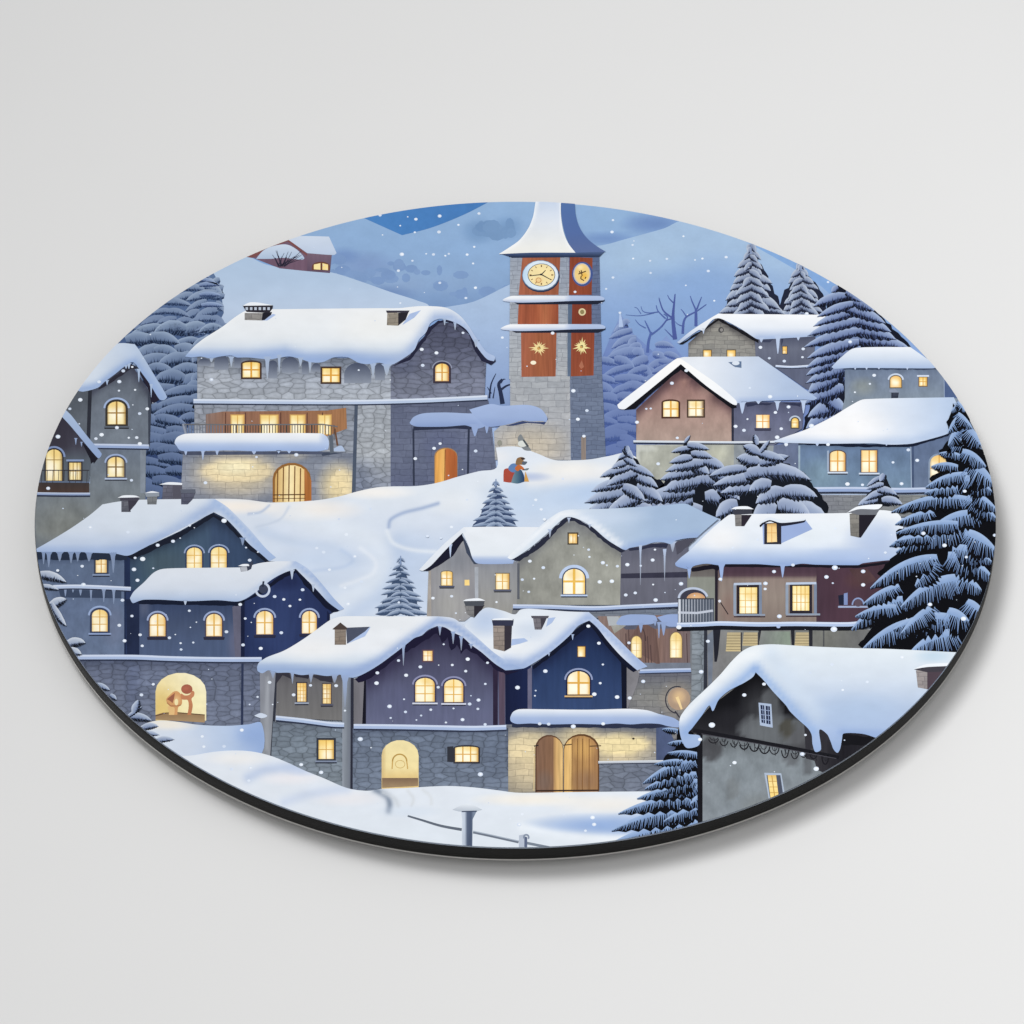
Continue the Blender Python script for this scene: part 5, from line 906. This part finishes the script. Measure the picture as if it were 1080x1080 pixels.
chimney(h, '520,660 532,660 532,687 520.5,684', '532,660 540,660 539,683 532,687', '518.5,653 542,653 541,660 520,660', 91, '518,654! 521,652.5 535,652 543,654!', shade='539,681 540,674 553,673 557,676 548,679', cb='#8d8178', cs='#35313a', cc='#33364a')
chimney(h, '562,651 570,651 571,664 564,664', '570,651 577,651 574,658 571,664', '560,649.5 579,649.5 578,652 561,652', 91, None, shade='576,661 578,652 586,651 582,657', cb='#6d6a70', cs='#403e48', cc='#54525c')
window(h, 609.5, 682, 617, 692.5, 88, nx=1, ny=1, fr='#5b4030', fw=.8, gl='#fae1a0', g2='#f5cf7c')
window(h, 598.5, 708, 622, 732.5, 88, a=9, nx=2, ny=2, fr='#1c2142', fw=1.6, gl='#fdf5e2', g2='#f7dfa0', bar='#e1a83e', bw=2, hood='#8f9abb', hw=1.8, sill='#d5b27a', edge='#d9a243')
a = Art(); a.s('538,757! 541,751 548,748 570,748 620,748.5 660,747.5 682,749 695,753 710,757 718,762! 716,767 705,766 695,763.5 680,763 665,764 650,763 635,764 610,763.5 580,764 560,763 545,763.5 539,761', P(('v', 747, '#eef0f3', 752, '#cbd7ea', 757, '#a3b8df', 764, '#93abda'), ('b', 705, 760, 20, 10, '#8fa6d4', .8)), 92, 'snow'); a.p(ragged('540,763 700,763 712,766 690,768 540,767', .5, 5, 3), '#2a3046', 91.6); a.build('snow_ledge', h, 'thick pillow of snow over the twin doors')
a = Art(); a.p(archpts(564.5, 775, 594, 836, 14), '#5c4030', 87.6); a.p(archpts(566, 776.5, 593.5, 836, 13), P(('h', 566, '#7d5f4d', 584, '#84634c', 585, '#c9a06a', 593, '#dcb87c'), ('b', 574, 825, 12, 16, '#75645c', .7)), 88, 'plank', 1.5); a.build('door', h, 'half-open brown plank door')
a = Art(); a.p(archpts(594.5, 774, 632, 836, 16), '#5f4128', 87.6); a.p(archpts(595, 776, 630.5, 836, 15), P(('h', 594, '#d9b070', 603, '#e0b878', 604, '#a07a50', 618, '#b58b59', 630, '#9f7751'), ('b', 615, 790, 16, 14, '#d6a965', .7), ('b', 618, 824, 18, 16, '#917055', .9)), 88, 'plank', 1.5)
for x in (603.5, 609, 614.5, 621.5): a.line([(x, 779), (x-.3, 834)], .8, '#7a5430', 88.5)
a.line('594,786 603,785', 1, '#3d2d22', 88.6); a.line('622,787 634,786.5', 1, '#3d2d22', 88.6); a.build('door', h, 'wider golden plank door')
a = Art(); a.line('563,787 568,786', 1.2, '#2f2a2a', 89); a.line('563.8,788 563,834', 1.2, '#c9b48a', 88.4); a.line('565,834 631,833.5', 1.6, '#3a2a24', 89); a.build('door_jamb', h)
ledge(h, '631,804 660,803.5 700,803', 91, w=2.6, uw=1.2, top='#b9bfca')
a = Art(); a.ell(668, 779, 1.4, 1.1, '#3a322a', 90, 8); a.build('wall_hook', h)

# ---- foreground snow ---------------------------------------------------------------------
bg('snow_bank', '120,790 150,765 166,760 185,761 210,764.5 240,765.5 262,764 276,763 276,795 240,820 150,830', P(('h', 150, '#d3ddeb', 200, '#c7d4e8', 240, '#b3c7e6', 275, '#93afdf'), ('b', 178, 764, 36, 8, '#f0e7d6', .95), ('b', 195, 785, 30, 12, '#cdd8ea', .6), ('b', 265, 775, 20, 14, '#8aa8dc', .7)), 99, 'snow', label='blue snow before the stone basement')
bg('snow_bank', '150,800 200,797 225,793 245,791.5 265,792.5 285,797 305,805 322,813 342,821 360,829 372,832.5 388,834 402,832 430,831 455,829.5 475,829 500,830.5 525,833.5 545,836 570,836 600,835.5 640,835 700,834.5 760,834 760,880 700,920 545,940 380,910 250,860 170,820',
   P(('v', 795, '#dde4ee', 860, '#dbe3ed', 895, '#d9e2ec'), ('b', 250, 800, 40, 9, '#eceae8', .8), ('b', 305, 820, 40, 10, '#e9e6ea', .8), ('b', 365, 842, 46, 10, '#e8e6ea', .8), ('l', smooth('262,820 280,812 318,808', 5, False), 6, '#b9c9e6', .8), ('l', smooth('300,846 325,838 365,832', 5, False), 6, '#c3d0e8', .7), ('b', 320, 812, 26, 8, '#bccbe8', .7), ('b', 270, 850, 30, 12, '#d0dceb', .7),
     ('b', 560, 843, 70, 9, '#f2ebdf', .9), ('b', 640, 848, 70, 12, '#efeae2', .8), ('b', 640, 871, 100, 15, '#8fadde', 1), ('b', 690, 868, 60, 16, '#9db7e2', .7), ('l', smooth('550,872 590,880 650,885 700,884', 5, False), 5, '#e9eff5', .8),
     ('l', smooth('396,833 408,840 411,848 410,855', 5, False), 3.4, '#8391a6', 1), ('l', smooth('404,836 416,842 420,850', 5, False), 2.5, '#c9d0d8', .8), ('l', smooth('430,834 436,842 434,850', 5, False), 1.6, '#d0d5da', .7), ('l', smooth('446,833 454,840 455,848', 5, False), 1.6, '#d3d8dd', .7), ('b', 430, 856, 40, 8, '#cfdcec', .6)), 99.5, 'snow', label='bright snowbank along the front of the disc', grid=1.7)
a = Art(); a.line('430,860.5 445,865 465,871 487,875', 1.8, '#5f6774', 102, w1=3, curve=True); a.line('499,877.5 520,882 547,888', 3, '#6c7583', 102, curve=True); a.line('555,889 575,893 590,896', 2.8, '#77818f', 102, curve=True); a.line('499,876.5 520,881 547,887', 1, '#aab4c2', 102.6, curve=True)
a.p('486,855 503,855 498.5,864 498,900 487,900 487.5,864', P(('h', 486, '#cfd8e4', 491, '#b7c2d2', 492, '#57637a', 497, '#4a566e', 499, '#78859a')), 103, 'brushed', 1.2); a.s('477,854! 486,849.5 493,847.5 500,849.5 508.5,854! 500,856 486,856', P(('v', 848, '#dfe6ee', 856, '#b3bdcb')), 103.5, 'snow'); a.line('487,856 503,855.5', 1.2, '#3f4a60', 103.3)
a.p('547.5,881 553,880 553,900 547,900', '#b3bccb', 103); a.p('553,882 556,883 556,900 553,900', '#59647e', 103); a.ring(555, 883, 2.6, 2.6, 1.8, '#8792a6', 103.5, 150, 400); a.build('fence', plaque, 'snow-capped post and wire fence at the bottom')
boughs('pine_tree', [(163, 782, 184, 780, 6, 3), (150, 768, 167, 766, 7, 3), (146, 774, 168, 775, 6, 2), (136, 756, 160, 760, 8, 4), (132, 758, 150, 745, 4, 0), (141, 752, 146, 738, 8, 0), (100, 722, 116, 728, 6, 2), (116, 733, 123, 738, 5, 1)], 102, 'small dark pine tips at the lower left rim', dict(FRONT, top='#c3cfe0'), None)
boughs('pine_tree', [(40, 606, 70, 614, 9, 5), (42, 618, 62, 622, 5, 2), (52, 640, 70, 632, 9, 3), (54, 636, 70, 660, 7, -4), (70, 680, 90, 678, 9, 5), (72, 686, 86, 690, 8, 2)], 102, 'frosted branches poking in at the left rim', dict(FRONT, top='#d3dbe6', mid='#a9b8cf'), None)

# ---- front right pine -------------------------------------------------------------------
boughs('pine_tree', [(742, 868, 640, 892, 20, 12), (742, 882, 690, 890, 14, 4), (735, 856, 645, 876, 15, 14), (742, 852, 700, 866, 12, 6), (738, 842, 652, 858, 13, 12), (742, 838, 728, 848, 12, 2), (738, 830, 672, 842, 12, 8), (736, 824, 700, 834, 12, 6), (734, 816, 680, 832, 11, 8), (733, 802, 678, 826, 12, 10), (720, 802, 690, 806, 6, 3), (738, 796, 704, 794, 8, 4), (722, 782, 704, 784, 5, 2), (715, 770, 698, 769, 5, 2)], 105,
    'dark pine between the twin doors and the dark gabled house', NIGHT, '716,762 742,780 745,880 690,890 660,890 700,860 690,840 700,815 700,800 712,790', nl=.85, step=.6, lean=.75, draw=fern)

# ---- dark gabled house at lower right (M) ---------------------------------------------------
h = house('printed_house', [('735,772 790,782 862,795 890,805 870,830 800,880 741,880', P(('v', 775, '#646a6e', 800, '#7e868c', 870, '#868e95'), ('k', 750, 790, 13, 14, '#424246', .8), ('k', 772, 832, 8, 14, '#6c7072', .5), ('k', 835, 800, 10, 8, '#55575b', .6), ('b', 800, 850, 26, 18, '#84898a', .6), ('k', 852, 806, 6, 12, '#505256', .6)), 'plaster'),
    ('727,771 748,746 772,728 797,709 812,724 832,747 850,765 862,792 800,784 735,774', P(('v', 709, '#08080c', 745, '#111116', 776, '#2a2a2f'), ('b', 800, 752, 26, 40, '#3b3c40', .9), ('k', 812, 757, 14, 34, '#56595d', .9), ('k', 824, 772, 34, 18, '#63676b', .9), ('k', 800, 768, 24, 16, '#63676b', .9), ('k', 797, 748, 7, 12, '#35363a', .7), ('k', 830, 768, 8, 12, '#474640', .9), ('b', 772, 756, 22, 14, '#26262b', .7), ('k', 845, 782, 14, 14, '#58595d', .7)), 'brushed'),
    ('848,760 900,770 895,812 850,800', '#2f2e34'), ('735,772 741,773 741,880 736,880', '#15151b'), ('855,790 890,772 940,772 920,790 880,820 862,812', P(('h', 855, '#3c3b40', 890, '#1d1c22', 925, '#2b2a30')), 'plank')], 'grey barn-like house with dark gable at the lower right rim', 118)
r = random.Random(8); a = Art(); a.line('731,770 770,777 830,788 885,799', 4, '#17171d', 119.5); a.line('740,774 800,784.5 882,800', .7, '#4b4a52', 120)
for i in range(12):
    x = 752+i*10.6; y = 778+i*1.75
    q = r.random()
    a.ring(x+q*2, y, 3.4+2.2*r.random(), 4.5+5*q, 1.0+.5*r.random(), '#1b1a20', 119.5, -10+30*r.random(), 160+20*r.random(), 9); a.ring(x+4*r.random(), y-1, 2+2.5*r.random(), 3+3*r.random(), .8, '#25252b', 119.5, 0, 180, 7); a.line([(x+3*q, y), (x+1+3*r.random(), y+6+3*r.random())], .7, '#222228', 119.6)
a.build('gable_trim', h, 'dark lace-like trim under the gable beam')
roof(h, [('716,764! 718,755 728,742 745,726 760,711 772,697 784,686 796,681 815,679.5 850,681.5 900,683.5 940,684.5 1010,688! 1010,720! 960,775 940,783 925,778.5 910,774 890,773.5 888,780 886,790 883,794 879,790 876,782 872,774 864,770 866,790 860,793 857,785 856,775 852,768 842,759 833,750 829,744 815,729 805,717 797,709! 794,714 785,720 777,724 768,729 758,738 752,750 748,744 740,755 730,768 726,774 738,776 737,786 725,789 720,783 717,773', P(('v', 681, '#dce5ec', 715, '#cdd9e8', 745, '#b0c3e0', 770, '#a3bae0', 790, '#93aeda'), ('l', '797,705 815,724 835,746 858,772', 5, '#8fb0e2', .8), ('l', '724,772 750,745 775,724 796,706', 6, '#86a9e0', .75), ('l', '718,757 745,729 780,694 805,686', 7, '#e9eef2', .9), ('l', '812,690 836,722 862,752', 10, '#c9d8ea', .7), ('l', '888,772 935,776', 5, '#8aa6d8', .8), ('b', 905, 750, 60, 24, '#a6bedf', .6), ('b', 985, 692, 25, 8, '#b3d0e6', .7)))], 121,
     under=[('889,774 925,778 935,782 920,786 888,786', '#131318', .8)], label='huge snow-covered roof with a curled overhang')
a = Art(); a.p('800,741 813.5,742.5 815,767.5 801.5,765', '#a9b8d0', 120); a.p('802,743.5 806,744 807,763 803.2,762', '#1f2742', 120.4); a.p('807.5,744.3 812,745 812.7,764 808.3,763.3', '#1f2742', 120.4)
for j in range(1, 4): a.line([(802, 743.5+j*5), (813, 744.7+j*5)], .7, '#93a3c2', 120.8)
a.line('804.3,744 805.3,763', .6, '#93a3c2', 120.8); a.line('810,744.5 810.7,764', .6, '#93a3c2', 120.8); a.build('window', h, 'unlit window in the dark gable')
a = Art(); a.p('806,815 824,815.5 829,845 812,850', '#a9b6c8', 120); a.p('808.5,817.5 823,817.5 827,845 813,848', '#4b5160', 120.3); a.p('809.5,817.5 818.5,817.5 822,846 813.5,848', P(('v', 817, '#d9b468', 825, '#f6df9a', 845, '#f3d27c')), 120.6)
a.line('814,818 818,847', .8, '#b98e45', 121)
for j in range(1, 5): a.line([(810+j*.7, 818+j*6), (819+j*.7, 818+j*6)], .7, '#c39a50', 121)
a.build('window', h, 'leaning lit window cut by the rim')
chimney(h, '966,707 978,706 978,727 968,725', '978,706 1003,704 1000,715 985,728 978,727', '964,706 977,702 1005,701 1003,708 978,709', 124, '963,706! 977,700.5 1005,699.5 1005,702 978,703.5', cb='#928b8a', cs='#4c4049', cc='#3f3c44')

# ---- falling snow ---------------------------------------------------------------------
FL = """370,205:185,132,12 360,142,6 412,157,13 562,137,15 313,198,7 405,240,9 558,238,14 811,121,12 681,193,9 323,379,17 477,376,7 523,380,12 598,388,8 620,376,9 736,381,11 390,420,9 301,483,12 563,560,11 781,332,9 774,437,9 789,591,12 728,656,11 710,876,11 449,981,15 542,1003,15 959,906,11 313,688,8
520,205:759,163,10 753,238,13 883,320,9 887,406,8 994,420,9 997,497,10 759,526,11 716,598,9 803,749,11 377,878,14 519,617,11
640,205:485,265,8 380,408,10 558,415,7 605,406,9 755,397,12 642,485,12 500,576,7 972,968,14 1028,1037,11 680,673,8
780,230:425,605,15 700,783,15 403,828,13 130,820,12 190,886,13 283,905,13 398,880,10 852,995,14 825,1049,9 560,405,10
30,350:575,315,16 573,372,9 600,247,14 657,222,9 447,316,14 675,367,9 328,430,17 262,487,12 752,487,14 704,517,13 322,582,7 560,606,15 463,651,17 427,676,13 187,663,18 635,670,9 685,669,13 705,708,16 652,939,12 125,990,15
180,380:258,122,15 795,598,16 220,775,14 338,1015,20 120,1045,11 543,612,10
340,380:635,32,14 707,557,14 745,527,12 588,622,14 970,574,14 817,1055,12 230,62,8
480,370:748,253,17 834,378,13 777,433,15 815,540,13 682,810,10 510,943,12 545,1003,12 565,1067,13
600,370:652,205,15 743,125,14 431,452,15 1055,478,15 490,367,9 518,365,9 565,715,14 686,551,12
740,380:433,230,17 550,295,15 467,330,13 216,417,13 268,443,14 504,433,13 478,487,17 695,415,20 290,372,8 305,175,9 800,533,14 923,783,17 970,202,8 535,533,14
880,400:468,447,14 371,526,11 524,513,15 425,661,15 83,662,16 825,708,14 563,975,17 697,1051,17 178,668,12
900,520:203,377,12 715,405,12 485,705,17 697,795,20 62,496,17 62,581,16 308,1040,15 895,267,14
740,520:458,497,15 404,572,17 402,607,12 492,780,18 119,545,15 843,472,22 790,531,17 830,570,8 837,862,25 40,938,15 578,455,14 355,295,12 197,345,10 846,224,10
600,520:125,358,11 130,404,9 215,441,16 240,457,8 307,463,12 370,453,16 545,358,9 530,424,15 195,562,16 272,558,17 455,460,9 533,579,8 710,574,17 420,632,13 360,645,14 549,677,17 123,842,15 190,950,14 380,948,13
430,520:860,167,15 275,214,13 125,273,12 210,285,10 845,102,9 810,42,10 858,472,14 800,542,9 773,431,14 725,548,12 160,665,13 278,653,12 305,760,8 766,625,11 562,690,9 375,42,9
260,520:632,262,14 445,348,12 488,374,14 685,401,15 525,485,12 727,560,13 623,600,12 643,702,15 355,612,14 178,655,14 236,673,12 338,675,10 275,715,11 220,884,14 90,983,15 962,1060,12 964,692,10 585,165,10 785,100,9
120,500:278,450,15 375,425,15 481,323,13 420,405,6 135,530,11 183,537,20 128,603,17 250,596,8 150,672,15 55,798,14 800,825,14 832,914,11 1060,1003,14 713,998,14 352,1036,13 167,1017,13 68,1055,15 35,957,14 115,898,12 837,465,8 912,493,7 700,293,20 860,545,14 478,865,11 523,937,6 485,970,6
130,600:363,470,9 443,466,9 366,510,11 120,487,12 758,481,14 870,501,15 190,730,12 115,797,14 750,1020,15 850,810,9 800,858,7 945,858,6
260,640:828,418,14 823,483,17 1010,433,15 905,630,17 912,703,9 405,497,12 298,557,14 567,499,14 146,478,14 720,837,20 346,999,15 472,1048,17 68,572,9 163,620,7 623,657,9
400,640:462,368,11 560,331,16 547,407,12 685,354,11 260,380,14 373,509,12 671,488,10 572,615,14 628,590,15 624,646,11 527,714,15 470,643,8 326,651,11 265,688,9 235,716,7 422,732,9 670,744,12 875,511,18 990,530,7 985,563,7 157,585,8 166,665,12 408,237,8 640,1060,20
540,640:211,407,17 521,553,17 665,571,17 745,577,15 483,122,14 550,231,14 830,472,16 388,757,19 175,740,14 232,742,14 577,740,15 558,483,11 575,365,9 737,233,12
680,660:400,97,16 357,291,18 755,369,14 630,438,16 425,628,24 350,719,16 568,866,16 997,812,18 1017,691,10 1047,297,10
820,660:245,905,20 788,200,15 568,355,12 413,406,10 345,245,14 205,298,9
600,740:160,777,16 105,817,11 150,733,17
400,740:885,778,17 905,712,11
140,740:694,178,16 578,283,14 745,420,16 625,427,14 735,500,12 440,220,12 450,285,12
20,480:450,458,18 400,703,13 245,730,12 690,487,13 408,820,18"""
def flake(x, y, w): return TOPS[max(0, int(y-w)):int(y+w)+2, max(0, int(x-w)):int(x+w)+2].max()+.6
a = Art(); r = random.Random(77); seen = []
for row in FL.split('\n'):
    o, q = row.split(':'); ox, oy = map(float, o.split(','))
    for f in q.split():
        x, y, w = map(float, f.split(',')); x = ox+x/6; y = oy+y/6; w = w/6*.85
        if any(abs(x-p)+abs(y-q_) < w+g_+1 for p, q_, g_ in seen): continue
        seen.append((x, y, w))
        g = flake(x, y, w); a.ell(x, y, w, w*.8, mixc('#e6edf6', '#c3d1e8', r.random()*.7), g, 12)
        if w > 2: a.ell(x+.1*w, y-.08*w, w*.5, w*.36, '#f2f6fb', g+.6, 9)
for i in range(170):
    q = r.random()*6.283; d = math.sqrt(r.random())
    x, y = 543+490*d*math.cos(q), 553+325*d*math.sin(q); w = .4+r.random()*.5
    if any(abs(x-p)+abs(y-q_) < w+g_+1 for p, q_, g_ in seen): continue
    seen.append((x, y, w))
    a.ell(x, y, w, w*.8, mixc('#e6edf6', '#c3d1e6', r.random()), flake(x, y, w), 7)
o = a.build('snowflakes', plaque, 'white snowflakes printed all over the picture'); o['kind'] = 'stuff'
# ------------------------------------------------------------------ the surface it lies on
me = bpy.data.meshes.new('table_surface')
me.from_pydata([(-3, -3, -GAP), (3, -3, -GAP), (3, 3, -GAP), (-3, 3, -GAP)], [], [(0, 1, 2, 3)])
me.materials.append(solid_mat('pale_surface', SURF, .8, .1, 0, 14, .006)); me.update()
o = bpy.data.objects.new('table_surface', me); COL.objects.link(o); o['kind'] = 'structure'

# ------------------------------------------------------------------ light: softboxes and a pale studio
w = bpy.data.worlds.new('World'); scene.world = w; w.use_nodes = True
w.node_tree.nodes['Background'].inputs[0].default_value = (1, 1, 1, 1); w.node_tree.nodes['Background'].inputs[1].default_value = WORLD
def softbox(name, loc, target, sx, sy, power, spread=180):
    l = bpy.data.lights.new(name, 'AREA'); l.shape = 'RECTANGLE'; l.size = sx; l.size_y = sy; l.energy = power; l.spread = math.radians(spread)
    o = bpy.data.objects.new(name, l); COL.objects.link(o); o.location = loc
    o.rotation_euler = (Vector(target)-Vector(loc)).to_track_quat('-Z', 'Y').to_euler()
for args in LIGHTS: softbox(*args)

# ------------------------------------------------------------------ camera
cam = bpy.data.cameras.new('camera'); co = bpy.data.objects.new('camera', cam); COL.objects.link(co)
cam.sensor_width = 36; cam.lens = 36*F_; cam.clip_start = .01; cam.clip_end = 50
co.location = CAM.tolist(); co.rotation_euler = (math.pi/2-E_, 0, 0)
scene.camera = co
scene.render.engine = 'CYCLES'
scene.view_settings.view_transform = 'Standard'; scene.view_settings.look = 'None'
scene.view_settings.exposure = EXPOSURE; scene.view_settings.gamma = 1
